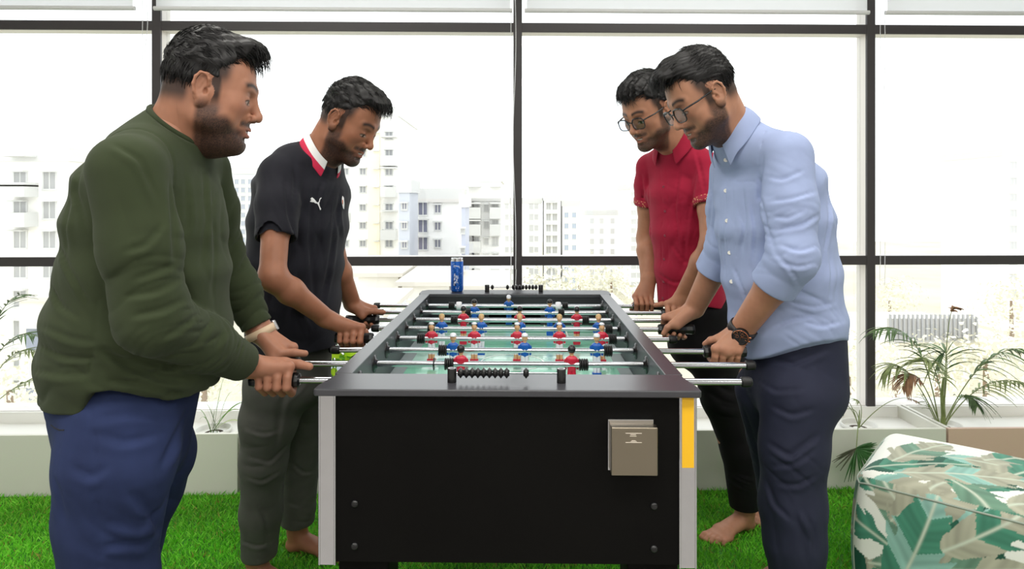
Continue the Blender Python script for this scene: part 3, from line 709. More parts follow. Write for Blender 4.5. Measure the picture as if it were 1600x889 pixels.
for i, r in enumerate(rods):
    Y = RY[i]; ro = empty('rod', (0, Y, ZROD)); ro.parent = table
    xl, xr = lx(r['l'], Y), lx(r['r'], Y); HL = .118
    MB().tube([(xl-.004,0,0),(xr+.004,0,0)], .0077, 20).build('steel_bar', M_rod, ro)
    for s_, xe in ((-1,xl),(1,xr)):
        if s_ == r['hs']:
            prof = [(.009,0),(.0165,.002),(.0178,.010),(.0165,.018),(.0150,.03),(.0158,.06),(.0150,.09),(.0168,.108),(.0160,.116),(.0,.118)]
            MB().lathe([(a, s_*h) for a, h in prof] if s_ > 0 else [(a, s_*h) for a, h in prof][::-1], (xe,0,0), (1,0,0), 8, smooth=False).build('handle', M_hand, ro, bevel=.001)
        else:
            prof = [(.0078,-.004),(.0112,-.003),(.0118,0),(.0118,.016),(.0095,.0205),(0,.021)]
            MB().lathe([(a, s_*h) for a, h in prof] if s_ > 0 else [(a, s_*h) for a, h in prof][::-1], (xe-s_*.012,0,0), (1,0,0), 20).build('end_cap', M_rub, ro)
    for s_ in (-1,1):   # bearing flanges on the inner walls
        prof = [(.0078,.009),(.011,.009),(.0125,.004),(.0215,.003),(.0225,0)]
        MB().lathe([(a, -s_*h) for a, h in prof][:: (-1 if s_ < 0 else 1)], (s_*IW,0,0), (1,0,0), 24).build('bearing', M_rubg, ro)
        MB().lathe([(.0078,.012),(.013,.012),(.015,.002),(.02,0)], (s_*HW,0,0), (s_,0,0), 24).build('outer_bearing', M_rubg, ro)
    if r['st']:
        kd, cap, back, wleg = r['st']
        key = r['st']
        for k, px in enumerate(r['men']):
            if key not in protos:
                o = fig(kd == 'blue', cap, back, wleg).build('player_figure', M_fig, ro); protos[key] = o
            else:
                o = protos[key].copy(); C.objects.link(o); o.parent = ro
            o.location = (lx(px, Y), 0, 0); o.rotation_euler = (random.uniform(-.05,.05)+(0.35 if i == 7 else 0), 0, 0)
    if r.get('bump'):
        _, pa, pb = r['bump']; a, b_ = lx(pa,Y), lx(pb,Y)
        bumper(a-.012, 1, 0, ro); bumper(b_-.012, 1, 0, ro)
    if r.get('collar'):
        for pc in r['collar']:
            xc = lx(pc,Y); MB().lathe([(.0078,-.011),(.015,-.010),(.0165,-.004),(.0165,.006),(.0145,.011),(.0078,.011)][::1], (xc,0,0), (1,0,0), 20).build('white_collar', mat('white_plastic', (226,226,232), 0.35), ro)
    if r.get('ring'):
        xc = lx(r['ring'],Y); MB().lathe([(.0078,-.001),(.0165,-.001),(.0165,.001),(.0078,.001)], (xc,0,0), (1,0,0), 24).build('stop_ring', M_rubg, ro)
for y in (1.85,): # round vents in the side walls between the rods
    for s_ in (-1,1):
        MB().lathe([(.012,0),(.014,.004),(.021,.004),(.022,0)][:: (1 if s_ < 0 else -1)], (s_*IW,y+.07,ZROD-.004), (-s_,0,0), 24).build('ball_port', M_rubg, table)
# score counters on both end rails
def counter(y, x0, x1, beads, name='score_counter'):
    e = empty(name, (0, y, ZR)); e.parent = table
    for x in (x0, x1):
        MB().lathe([(.0095,0),(.0095,.028),(.0085,.0295),(.0,.0295)], (x,0,0), (0,0,1), 24).build('post', M_rubg, e)
        MB().lathe([(.0082,.0296),(.0055,.0296),(.005,.0285),(0,.0285)], (x,0,0), (0,0,1), 20).build('post_cap', mat('pale_cap', (170,172,176), 0.4), e)
    MB().tube([(x0,0,.0195),(x1,0,.0195)], .0022, 10).build('counter_bar', M_rod, e)
    b0 = None
    for x in beads:
        if b0 is None:
            b0 = MB().lathe([(.0022,-.0058),(.0062,-.0058),(.0068,-.004),(.0112,-.0006),(.0112,.0006),(.0068,.004),(.0062,.0058),(.0022,.0058)], (0,0,0), (1,0,0), 16).build('score_bead', M_rubg, e); o = b0
        else: o = b0.copy(); C.objects.link(o); o.parent = e
        o.location = (x,0,.0195)
yc = 1.345
xs = [lx(706,yc), lx(877,yc)]
counter(yc, xs[0], xs[1], [xs[0]+.0185+.0121*k for k in range(9)]+[lx(822,yc)])
yc = 2.655
xs = [lx(761,yc), lx(845,yc)]
counter(yc, xs[0], xs[1], [xs[0]+.022, lx(793,yc)]+[xs[1]-.02-.0135*k for k in range(8)])

# energy drink can on the far rail
can = empty('drink_can', tuple(tw(lx(714,2.66), 2.66, ZR))); tag(can, 'tall slim blue drink can with white lettering on the far table rail', 'can')
hc = .140; 
bm_ = MB().lathe([(0,.003),(.018,.003),(.021,0),(.0235,.004),(.0262,.010),(.0262,hc-.012),(.0235,hc-.004),(.0242,hc-.001),(.0236,hc)], n=40)
body = bm_.build('can_body', None, can)
m = bpy.data.materials.new('can_print'); m.use_nodes = True; nt = m.node_tree; b = nt.nodes['Principled BSDF']; b.inputs['Roughness'].default_value = .3; b.inputs['Metallic'].default_value = .35
tc = nt.nodes.new('ShaderNodeTexCoord'); nz = nt.nodes.new('ShaderNodeTexNoise'); nz.inputs['Scale'].default_value = 110; nt.links.new(tc.outputs['Object'], nz.inputs['Vector'])
cr = nt.nodes.new('ShaderNodeValToRGB'); cr.color_ramp.interpolation = 'CONSTANT'; cr.color_ramp.elements[0].color = lin((18,92,190))+(1,); cr.color_ramp.elements[1].position = .62; cr.color_ramp.elements[1].color = lin((120,150,215))+(1,)
nt.links.new(nz.outputs['Fac'], cr.inputs[0]); nt.links.new(cr.outputs[0], b.inputs['Base Color']); body.data.materials.clear(); body.data.materials.append(m)
MB().lathe([(.0262,hc-.013),(.0264,hc-.012),(.0236,hc-.004),(.0246,hc-.001),(.0236,hc+.0008),(.0222,hc-.002),(0,hc-.002)], n=40).build('can_lid', mat('aluminium_can', (215,216,220), .25, metal=.9), can)
tm = MB(); tn = MB()
def cpoly(m, pts, r=.0266):
    vs = [(r*math.sin(x/.0262), -r*math.cos(x/.0262), z) for x, z in pts]; m.add(vs, [tuple(range(len(vs)))])
cpoly(tn, [(-.014,.092),(.010,.088),(.012,.098),(-.014,.104)]); cpoly(tn, [(-.013,.030),(-.004,.026),(.010,.034),(.012,.082),(-.006,.086),(-.012,.060)])
cpoly(tm, [(-.013,.1045),(.0135,.1005),(.0135,.1035),(-.013,.1075)])
for k in range(6): cpoly(tm, [(-.012+.0042*k,.108-.0006*k),(-.0092+.0042*k,.1075-.0006*k),(-.0092+.0042*k,.1125-.0006*k),(-.012+.0042*k,.113-.0006*k)])
for (x, z, w, h, sl) in ((-.008,.070,.006,.012,.003),(-.001,.067,.006,.010,-.003),(-.008,.054,.007,.011,.004),(.001,.052,.006,.011,-.002),(-.006,.040,.010,.008,.003),(.005,.062,.004,.014,.002),(.004,.042,.008,.003,-.003),(-.010,.034,.004,.012,0)):
    cpoly(tm, [(x-w/2,z-h/2),(x+w/2,z-h/2+sl),(x+w/2-.001,z+h/2+sl),(x-w/2+.001,z+h/2)], .0268)
cpoly(tm, [(-.003,.015),(.009,.015),(.009,.019),(-.003,.019)]); cpoly(tm, [(-.002,.022),(.012,.022),(.012,.0235),(-.002,.0235)])
tn.build('dark_print', mat('can_navy', (36,44,74), .35), can); tm.build('white_lettering', mat('can_white', (205,210,230), .35), can)
# ------------------------------------------------------------------ people: shared builders
M_skin = mat('skin', attr=True, rough=0.5, spec=0.35, sss=0.12, bump=(220, 0.10, 0.0006))
M_hair = mat('black_hair', (17,15,16), 0.5, spec=0.35, noise=(120, 0.35))
M_eye = mat('eyeball', (150,136,128), 0.35, spec=.3); M_iris = mat('iris', (26,18,15), 0.25); M_teeth = mat('teeth', (226,220,210), 0.3)
def headM(fwd_xy, pitch, roll=0.0):
    """columns: right(lateral), forward, up"""
    f = np.array([fwd_xy[0], fwd_xy[1], 0.0]); f /= np.linalg.norm(f); r = np.array([f[1], -f[0], 0.0]); u = np.array([0,0,1.0])
    f2 = f*math.cos(pitch)-u*math.sin(pitch); u2 = u*math.cos(pitch)+f*math.sin(pitch)
    r2 = r*math.cos(roll)+u2*math.sin(roll); u3 = u2*math.cos(roll)-r*math.sin(roll)
    return np.stack([r2, f2, u3], 1)
class Head:
    def __init__(s, o, M, sc, ys=.90, zs=1.03): s.o = np.asarray(o, float); s.M = M; s.sc = sc; s.ys = ys; s.zs = zs
    def w(s, x, y, z): return s.o+s.M @ (np.array([x,y*s.ys,z*s.zs])*s.sc)
    def loc(s, V): return ((V-s.o) @ s.M)/s.sc/np.array([1,s.ys,s.zs])
def build_head(F, H, fat=0.0, nose=1.0, smile=0.0):
    w, M, sc = H.w, H.M, H.sc
    E = lambda c, r, k=.012, op='add', RR=None: F.ell(w(*c), [r[0]*sc, r[1]*H.ys*sc, r[2]*H.zs*sc], M if RR is None else M @ RR, k*sc, op)
    Cp = lambda a, b, ra, rb=None, k=.012, op='add': F.cap(w(*a), w(*b), ra*sc, (rb or ra)*sc, k*sc, op)
    f = fat
    E((0,-.012,.040), (.0755,.096,.082), 0); E((0,.026,.020), (.068,.066,.078), .02)
    F.ecap(w(0,.040,.0), w(0,.050,-.074), ((.056+f)*sc,.045*sc), ((.033+f)*sc,.034*sc), M[:,0], .025*sc)
    for s_ in (-1,1):
        Cp((s_*(.055+f),.002,-.010), (s_*(.050+f*1.3),.010,-.052), .016+f*.4, .016+f*.4, .022); Cp((s_*(.050+f*1.3),.012,-.052), (s_*.014,.076,-.090), .016+f*.4, .012, .024)
        E((s_*.044,.056,-.016), (.021+f*.5,.024,.018), .02); E((s_*(.042+f*.6),.045,-.045), (.02+f,.025,.024), .022)   # cheekbone, cheek
        Cp((s_*.010,.089,.026), (s_*.040,.076,.027), .0085, .007, .014)
    E((0,.080,-.089), (.020,.014,.015), .014)
    if fat > .003: E((0,.040,-.084), (.036,.038,.018), .02)
    E((0,.082,-.050), (.027,.014,.022), .014)
    for s_ in (-1,1):   # eye sockets and lids
        E((s_*.0310,.0945,.0045), (.0165,.0115,.0115), .010, 'sub'); E((s_*.0305,.0760,.0030), (.0152,.0150,.0135), .005)
        Cp((s_*.0175,.0925,.0088), (s_*.0430,.0870,.0090), .0018, .0016, .003, 'sub')
    Cp((0,.091,.012), (0,.111*nose,-.021), .0068, .0082, .012); E((0,.1135*nose,-.0270), (.0100,.0090,.0086), .008)
    for s_ in (-1,1):
        E((s_*.0125,.1000,-.0305), (.0068,.0105,.0075), .006); E((s_*.0070,.1045,-.0385), (.0036,.0050,.0028), .003, 'sub')
        Cp((s_*.0165,.098,-.030), (s_*.0295,.086,-.052), .0022, .002, .006, 'sub')     # smile fold
    up = smile
    for s_ in (-1,1):
        Cp((0,.0955,-.0548), (s_*.0235,.083,-.0560+up), .0058, .0032, .006); Cp((0,.0935,-.0668), (s_*.0215,.082,-.0600+up), .0066, .0032, .006)
    for s_ in (-1,1): Cp((0,.0985,-.0605), (s_*.0215,.0865,-.0590+up), .0034+up*.30, .0018, .002, 'sub')
    E((0,.094,-.0755), (.016,.008,.004), .006, 'sub')
    for s_ in (-1,1):   # ears
        a = s_*.28; c_, n_ = math.cos(a), math.sin(a); RR = np.array([[c_,-n_,0],[n_,c_,0],[0,0,1.0]]); t = -.18; RT = np.array([[1,0,0],[0,math.cos(t),-math.sin(t)],[0,math.sin(t),math.cos(t)]])
        RR = RR @ RT
        E((s_*.0790,-.006,.004), (.0050,.0150,.0265), .004, 'add', RR)
        hx = [(.0800,.010,.010),(.0835,.009,.022),(.0865,.0,.0325),(.0890,-.012,.0330),(.0905,-.021,.022),(.0900,-.0235,.006),(.0870,-.019,-.010),(.0830,-.010,-.020),(.0790,-.002,-.025)]
        hx = [(q[0]-.001, q[1]*.87, .002+(q[2]-.002)*.87) for q in hx]
        for i_ in range(8): Cp((s_*hx[i_][0],*hx[i_][1:]), (s_*hx[i_+1][0],*hx[i_+1][1:]), .0030, .0031, .0025); E((s_*.0765,.001,-.020), (.0055,.010,.012), .004, 'add', RR)
        E((s_*.0880,-.005,.007), (.0080,.0098,.0180), .0025, 'sub', RR)
        Cp((s_*.0800,-.002,.020), (s_*.0805,-.010,.002), .0022, .0020, .003); Cp((s_*.0795,-.008,.004), (s_*.0785,.002,-.012), .0022, .0022, .003)
        E((s_*.0745,.011,-.003), (.0045,.0035,.007), .004); E((s_*.0800,.0045,-.003), (.0065,.0045,.0065), .002, 'sub')
def skin_colors(V, base, H=None, beard=1.0, knuckles=(), seed=0, moustache=1.0):
    base = np.array(lin(base)); c = np.tile(base, (len(V),1))
    c *= (1+0.05*vnoise(V, 60, seed)+0.03*vnoise(V, 220, seed+1))[:,None]
    for (p, r) in knuckles:
        d = np.linalg.norm(V-p, axis=1); wgt = np.exp(-(d/r)**2)[:,None]; c = c*(1-wgt*.25)+wgt*.25*np.array(lin((150,90,72)))
    if H is not None:
        q = H.loc(V); x, y, z = q[:,0], q[:,1], q[:,2]; near = (np.abs(x) < .1) & (np.abs(y) < .14) & (np.abs(z) < .14); ax = np.abs(x)
        def blend(col, m): 
            nonlocal c
            m = (m*near)[:,None]; c = c*(1-m)+np.array(lin(col))*m
        blend((150,84,68), .35*np.exp(-((ax-.046)/.016)**2-((z+.022)/.018)**2)*(y > .02))           # cheeks
        lip = np.exp(-(ax/.022)**4)*np.exp(-((z+.0605)/.0095)**4)*(y > .082); 
        fine = 0.5+0.5*vnoise(q, 900, 5)
        jaw = sstep(-z, .030, .052)*sstep(y, -.012, .012)                                            # beard area
        side = sstep(-z, .005, .035)*sstep(y, -.016, .0)*(1-sstep(y, .030, .050))
        cheek_cut = sstep(y+z*.55, .052, .030)                                                        # cheek line
        bd = np.maximum(jaw*np.maximum(sstep(-z, .048, .066), cheek_cut), side*.9)*(1-sstep(-z, .125, .15))
        st = np.exp(-((z+.045)/.0085)**2)*sstep(y, .074, .086)*(ax < .034)*moustache
        bd = np.maximum(bd, st)*(1-lip)*(1-np.exp(-((ax)/.012)**2-((z+.074)/.004)**2)*.3)
        vn = np.clip(0.6+0.4*np.random.RandomState(1).randn(len(q)), 0, 1)
        blend((24,19,19), np.clip(bd*beard*(0.80+0.2*vn), 0, .97))
        blend((138,78,70), lip*.6)
        brow = np.exp(-((z-(.0285+.004*np.sin(np.clip((ax-.012)/.036,0,1)*3.1)))/.0056)**2)*sstep(ax, .007, .012)*(1-sstep(ax, .046, .054))*(y > .055)
        blend((26,20,20), brow*.97)
        lash = np.exp(-((z+.0022-.0018*np.cos(np.clip((ax-.031)/.014,-1,1)*1.57))/.0015)**2)*sstep(ax, .0155, .018)*(1-sstep(ax, .043, .0465))*(y > .06)
        ex = np.clip((ax-.0305)/.0125, -1, 1); mid = -.0036+.0006*ex; hh_ = .0038*(1-ex**2)**.5; front_ = (y > .06)
        scl = (1-sstep(np.abs(z-mid), hh_*.7, hh_*1.2+.0004))*(np.abs((ax-.0305)/.0125) < 1)*front_; blend((176,158,148), scl*.85)
        blend((24,16,14), scl*np.exp(-((ax-.0310)/.0048)**4))
        blend((24,16,15), np.exp(-((z-(mid+hh_+.0010))/.0018)**2)*sstep(ax,.0165,.019)*(1-sstep(ax,.0430,.0465))*front_*.95)
        blend((60,36,30), np.exp(-((z-(mid-hh_-.0006))/.0010)**2)*sstep(ax,.0175,.020)*(1-sstep(ax,.0420,.0450))*front_*.6)
        blend((110,70,56), .4*np.exp(-((ax-.030)/.016)**2-((z-.012)/.008)**2)*(y > .06))
        fade = sstep(z+y*-.35, -.012, .030)*(1-sstep(y, .035, .058))*(ax < .083); fade = np.maximum(fade, sstep(z, -.045, -.01)*sstep(-y, .022, .045))
        fade = np.maximum(fade, sstep(z, -.035, -.005)*(1-sstep(z, .05, .06))*sstep(y, .008, .014)*(1-sstep(y, .028, .040)))
        ear = (ax > .0745) & (np.abs(y+.004) < .026) & (z < .038); blend((27,22,22), fade*.9*(~ear))
    return np.clip(c, 0, 1)
def build_hair(H, parent, top, h=.0022, seed=0, front=.085, strands=3200, label=None, mats=None, fringe=1.0, wave=.0028, slen=.022):
    """top: list of (centre, radii) ellipsoids in head coordinates giving the hair's bulk"""
    lo = H.o-.165*H.sc; F = Field(lo, H.o+.175*H.sc, h); sc = H.sc
    for i, (c, r) in enumerate(top): F.ell(H.w(*c), [r[0]*sc, r[1]*H.ys*sc, r[2]*H.zs*sc], H.M, .012*sc)
    M, o = H.M, H.o
    def hl(X,Y,Z):
        X = X-o[0]; Y = Y-o[1]; Z = Z-o[2]; q = [(M[0][i]*X+M[1][i]*Y+M[2][i]*Z)/sc for i in range(3)]
        x, y, z = q; y = y/H.ys; z = z/H.zs; ax = np.abs(x)
        # hairline: height above which hair grows, as a function of y
        zl = np.interp(y, [-.12,-.085,-.055,-.026,-.016,.004,.016,.024,.032,.048,.062,.085,.12], [-.048,-.052,-.040,-.026,.030,.034,.032,.030,.046,.070,.082,front-.006,front]).astype(np.float32)
        zl = zl + np.where(y > .05, -.006*np.clip(1-(ax/.05)**2, -1, 1)*0 + .0*ax, 0)
        return (zl-z)*sc*.7
    F.cut(hl, .006*sc)
    rs = np.random.RandomState(seed)
    ks = [(rs.randn(3)*120/sc, rs.uniform(0,6.28)) for _ in range(4)]+[(rs.randn(3)*330/sc, rs.uniform(0,6.28)) for _ in range(4)]
    def nf(X,Y,Z):
        t = 0
        for i, (k, p) in enumerate(ks):
            kk = M @ (k*np.array([1.3,.45,1.0])); t = t+np.sin(kk[0]*X+kk[1]*Y+kk[2]*Z+p)*(1 if i < 4 else .45)
        return -wave*sc*t/2.2
    F.disp(H.w(0,0,.05), .22, nf)
    V, Fc = F.extract(1)
    hair = mesh_obj('hair', V, Fc, mats or M_hair, parent)
    if label: hair['label'] = label
    # locks: short curved tapered strands on the surface, longer towards the front
    q = H.loc(V); ok = np.nonzero((q[:,2] > .045) | ((q[:,1] < -.02) & (q[:,2] > -.02)))[0]; pick = rs.choice(ok, strands); m = MB()
    cen = np.array([0,-.012,.03])
    for i in pick:
        p = q[i]; n_ = nrm(p-cen); tip = sstep(p[1], .01, .07)*sstep(p[2], .05, .09); L = slen*rs.uniform(.6,1.2)*(1+.55*fringe*tip)
        fl = np.array([.15*rs.randn(), .9*(1 if p[2] > .05 else -.2), (.22 if p[1] > .03 else -.25) if p[2] > .05 else -1]); fl = fl-np.dot(fl, n_)*n_; fl = nrm(fl+1e-4)
        curl = nrm(np.cross(fl, n_))*rs.randn()*.25; pts = []
        for t in np.linspace(0, 1, 4): pts.append(H.w(*(p-n_*.002+(fl+curl*t)*L*t+n_*L*(.38+.35*tip)*(t-t*t)*(0.6+.6*rs.rand()))))
        r0 = rs.uniform(.0004,.0009)*sc; m.tube(pts, [r0, r0*1.1, r0*.8, r0*.15], 3, 0, caps=False)
    m.build('hair_locks', mats or M_hair, hair)
    return hair
def eyes(H, parent):
    m = MB(); m.ball(H.w(0,.0825,-.0590), [.0185*H.sc,.0115*H.sc,.0036*H.sc], 16, 0, H.M); m.build('teeth', M_teeth, parent)
def fist(F, c, u, s, roll=0.0, sc=1.0, k=.010, wrist=None, thumb='top', open_=0.0, rad=.0165):
    """a hand closed round a bar: c bar centre, u along the bar to the index finger side, s outward direction of the back of the hand"""
    u = nrm(u); s = np.asarray(s, float); s = nrm(s-np.dot(s,u)*u); z = np.array([0,0,1.0]); z = nrm(z-np.dot(z,u)*u-np.dot(z,s)*s)
    kn = []
    def pt(a, r, off): return c+u*off*sc+(s*math.cos(a+roll)+z*math.sin(a+roll))*r*sc
    offs = [.033,.0115,-.0095,-.029]; fr = [.0092,.0094,.0088,.0078]; ln = [1.0,1.07,1.0,.86]
    W = np.asarray(wrist, float)
    mc = []
    for i in range(4):
        m0 = pt(1.15-.05*i, .0385*(1.0-.03*abs(i-1)), offs[i]); mc.append(m0)
        base = W+u*(.010-.0075*i)*sc+(s*.004)*sc
        F.cap(base, m0, .0145*sc, .0108*sc, .016*sc)
    F.cap(W, (mc[1]+mc[2])/2-(s*.004+z*.006)*sc, .019*sc, .015*sc, .014*sc)
    # fleshy palm heel + thumb base
    F.cap(W+(z*-.004)*sc, pt(2.4, .030, .0), .017*sc, .013*sc, .014*sc)
    for i in range(4):
        L = ln[i]; a0, a1, a2, a3 = 1.15-.05*i, -.10, -1.45*1.0, -2.75*L
        p = [mc[i], pt(a1, .0345*L**.3, offs[i]*.98), pt(a2, .0290, offs[i]*.95), pt(a3, .0265, offs[i]*.93)]
        r = fr[i]; mid = (p[0]+p[1])/2+(s*.004)*sc
        F.cap(p[0], mid, r*1.08*sc, r*1.0*sc, .004*sc); F.cap(mid, p[1], r*1.0*sc, r*1.04*sc, .002*sc)
        F.cap(p[1], p[2], r*1.02*sc, r*.92*sc, .0025*sc); F.cap(p[2], p[3], r*.93*sc, r*.78*sc, .0025*sc)
        F.ell(p[0]+(z*.003+s*.002)*sc, [r*1.12*sc]*3, None, .006*sc); kn += [(p[0]+s*.004, .012), (p[1], .009)]
    if thumb == 'top':
        T = [W+(u*.006-s*.016-z*.002)*sc, pt(1.95, .036, .012), pt(1.85, .033, .045), pt(1.75, .0285, .070)]
    else:
        T = [W+(u*.010-s*.016)*sc, pt(2.3, .034, .016), pt(2.6, .030, .032), pt(3.3, .027, .044)]
    F.cap(T[0], T[1], .0150*sc, .0120*sc, .014*sc); F.cap(T[1], T[2], .0112*sc, .0100*sc, .006*sc); F.cap(T[2], T[3], .0100*sc, .0082*sc, .004*sc)
    kn += [(T[2], .010)]
    return kn
def arm_field(pts, rs_, hand, h=.0024, pad=.09):
    """pts: shoulder/upper, elbow, wrist; hand: kwargs for fist -> mesh and knuckle spots"""
    A = np.array([*pts, hand['c']]); F = Field(A.min(0)-pad, A.max(0)+pad, h)
    sh, el, wr = pts; r = rs_
    F.chain([sh, sh*.45+el*.55, el], [r[0], r[0]*.93, r[1]], .02)
    fm = el*.68+wr*.32; F.chain([el, fm], [r[1], r[1]*1.04], .02); u, v, w = frame_from(wr-el, hand['u'])
    F.ecap(fm, wr, (r[1]*1.0, r[1]*.95), (r[2]*1.18, r[2]*.88), hand['u'], .02)
    kn = fist(F, wrist=wr, **hand); V, Fc = F.extract(1); return V, Fc, kn
def foot_field(F, heel, toe_dir, sc=1.0, toes=True, side=1):
    d = nrm(toe_dir); l = np.array([-d[1], d[0], 0])*side; z = np.array([0,0,1.0]); h = np.asarray(heel, float)
    g = lambda a, b, c_: h+(d*a+l*b+z*c_)*sc
    F.cap(g(.030,0,.030), g(.035,0,.085), .028*sc, .030*sc, .02); F.ell(g(.022,0,.026), [.03*sc,.028*sc,.026*sc], np.stack([d,l,z],1), .01)
    F.ecap(g(.05,0,.045), g(.15,.004,.026), (.030*sc,.034*sc), (.040*sc,.018*sc), l, .02, cap=.02*sc); F.ecap(g(.145,.004,.024), g(.185,.002,.018), (.041*sc,.018*sc), (.042*sc,.013*sc), l, .015, cap=.012*sc)
    for i in range(5):
        b = .032-.0175*i; r = (.0125,.0095,.009,.0085,.0082)[i]; e = (.238,.236,.228,.216,.202)[i]; s0 = (.190,.190,.186,.180,.172)[i]
        m_ = (s0+e)/2; F.cap(g(s0-.02,b*.95,.016), g(m_,b,.017), r*.95*sc, r*sc, .008); F.cap(g(m_,b,.017), g(e-r,b*1.02,.0095), r*.95*sc, r*.98*sc, .003)
def stations(F, st, side, k=.03):
    """st: list of (centre, half lateral, half depth)"""
    for i in range(len(st)-1):
        (c0,a0,b0), (c1,a1,b1) = st[i], st[i+1]; F.ecap(c0, c1, (a0,b0), (a1,b1), side, k, cap=min(.06, b0, b1))
def surf_patch(F, c, ux, uy, poly_or_grid, off=.0012, d=None):
    """project 2d points (metres) onto the cloth: c origin outside the cloth, ux/uy in-plane directions"""
    d = -np.cross(ux, uy) if d is None else d
    return [F.hit(c+ux*p[0]+uy*p[1], d)-nrm(d)*off for p in poly_or_grid]
def decal(F, name, c, ux, uy, poly, m, parent, off=.0012, res=.004):
    """outline projected onto cloth as a thin patch with its own thickness"""
    from mathutils.geometry import tessellate_polygon
    import bmesh
    bm = bmesh.new(); vs = [bm.verts.new((p[0], p[1], 0)) for p in poly]; bm.faces.new(vs); bmesh.ops.triangulate(bm, faces=bm.faces[:])
    for _ in range(8):
        ed = [e for e in bm.edges if e.calc_length() > res*2]
        if not ed: break
        bmesh.ops.subdivide_edges(bm, edges=ed, cuts=1); bmesh.ops.triangulate(bm, faces=bm.faces[:])
    pts = surf_patch(F, c, ux, uy, [(v.co.x, v.co.y) for v in bm.verts], off)
    for v, p in zip(bm.verts, pts): v.co = p
    me = bpy.data.meshes.new(name); bm.to_mesh(me); bm.free(); me.materials.append(m); o = bpy.data.objects.new(name, me); C.objects.link(o); o.parent = parent
    so = o.modifiers.new('thickness', 'SOLIDIFY'); so.thickness = .0008; so.offset = 0; return o
def collar(name, H0, ax, fwd, R, mats, parent, height=.034, leaf=.048, tip=.03, gap=.35, stripe=None, flare=.012, ry=None, front_drop=.03):
    """shirt collar: stand going up round the neck and a folded leaf falling outside to two points"""
    ax = nrm(ax); f = np.asarray(fwd, float); f = nrm(f-np.dot(f,ax)*ax); r = np.cross(f, ax); n = 56; prof_n = 11; V = []; mi = []; Fc = []; ry = ry or R
    for i in range(n+1):
        a = gap+(2*math.pi-2*gap)*i/n       # 0 = front
        fr = 1-min(a, 2*math.pi-a)/math.pi   # 1 front .. 0 back
        ff = sstep(np.array(fr), .35, .95); dirv = f*math.cos(a)*ry/R+r*math.sin(a)
        for j in range(prof_n):
            if j < 4: t = j/3; rr = R+.001+.001*t; hh = height*t*(1-.25*ff)
            else:
                t = (j-4)/(prof_n-5); Lf = leaf+tip*sstep(np.array(fr), .72, 1.0); rr = R+.0035+flare*t*(.6+.9*ff)+.003*math.sin(t*3.1); hh = height*(1-.25*ff)+.0015-Lf*t
            V.append(H0+dirv*rr+ax*(hh-front_drop*ff)); 
    for i in range(n):
        for j in range(prof_n-1):
            Fc.append((i*prof_n+j, i*prof_n+j+1, (i+1)*prof_n+j+1, (i+1)*prof_n+j)); mi.append(stripe(j) if stripe else 0)
    o = mesh_obj(name, np.array(V), np.array(Fc), mats, parent, mi=mi); s_ = o.modifiers.new('thickness', 'SOLIDIFY'); s_.thickness = .0022; s_.offset = 0
    sb = o.modifiers.new('smooth', 'SUBSURF'); sb.levels = 1; sb.render_levels = 1
    return o
def tube_frame(H, pts): return [H.w(*p) for p in pts]
def glasses(H, parent, rnd=1.0, name='glasses'):
    e = empty(name, (0,0,0)); e.parent = parent; e['label'] = 'dark-framed glasses'
    M_fr = mat('glasses_frame', (22,22,26), 0.25)
    lens = bpy.data.materials.get('lens_glass')
    if lens is None:
        lens = bpy.data.materials.new('lens_glass'); lens.use_nodes = True; nt = lens.node_tree; nt.nodes.clear()
        o_ = nt.nodes.new('ShaderNodeOutputMaterial'); a = nt.nodes.new('ShaderNodeBsdfTransparent'); b = nt.nodes.new('ShaderNodeBsdfGlossy'); m_ = nt.nodes.new('ShaderNodeMixShader'); a.inputs[0].default_value = (.66,.72,.84,1); b.inputs['Roughness'].default_value = .02; m_.inputs[0].default_value = .08
        nt.links.new(a.outputs[0], m_.inputs[1]); nt.links.new(b.outputs[0], m_.inputs[2]); nt.links.new(m_.outputs[0], o_.inputs[0])
    fm = MB(); 
    for s_ in (-1,1):
        ring = []; n = 28
        for k in range(n+1):
            a = 2*math.pi*k/n; x = .0335+.0255*np.sign(math.cos(a))*abs(math.cos(a))**.62; z = -.0015+.0180*np.sign(math.sin(a))*abs(math.sin(a))**.62
            ring.append((s_*x, .1085-.10*max(0, x-.02)-.0, z))
        fm.tube(tube_frame(H, ring), .00165*H.sc, 8, caps=False)
        ln = MB(); ln.add(tube_frame(H, ring[:-1]), [tuple(range(n)) if s_ > 0 else tuple(range(n))[::-1]]); ln.build('lens', lens, e)
        tm = MB(); tm.tube(tube_frame(H, [(s_*.0585,.1045,.008),(s_*.0660,.098,.010),(s_*.0765,.060,.011),(s_*.0800,.010,.015),(s_*.0790,-.016,.014),(s_*.0780,-.030,-.004)]), [.0024*H.sc]*3+[.0021*H.sc]*3, 8); tm.build('temple_arm', M_fr, e)
    fm.tube(tube_frame(H, [(-.009,.1095,.004),(0,.1120,.007),(.009,.1095,.004)]), .0018*H.sc, 8)
    fm.tube(tube_frame(H, [(-.0585,.1045,.008),(-.050,.1055,.0158),(-.034,.1075,.0175),(-.018,.1092,.0160),(-.009,.1095,.004)]), .0022*H.sc, 8); fm.tube(tube_frame(H, [(.0585,.1045,.008),(.050,.1055,.0158),(.034,.1075,.0175),(.018,.1092,.0160),(.009,.1095,.004)]), .0022*H.sc, 8)
    fm.build('front_frame', M_fr, e); return e
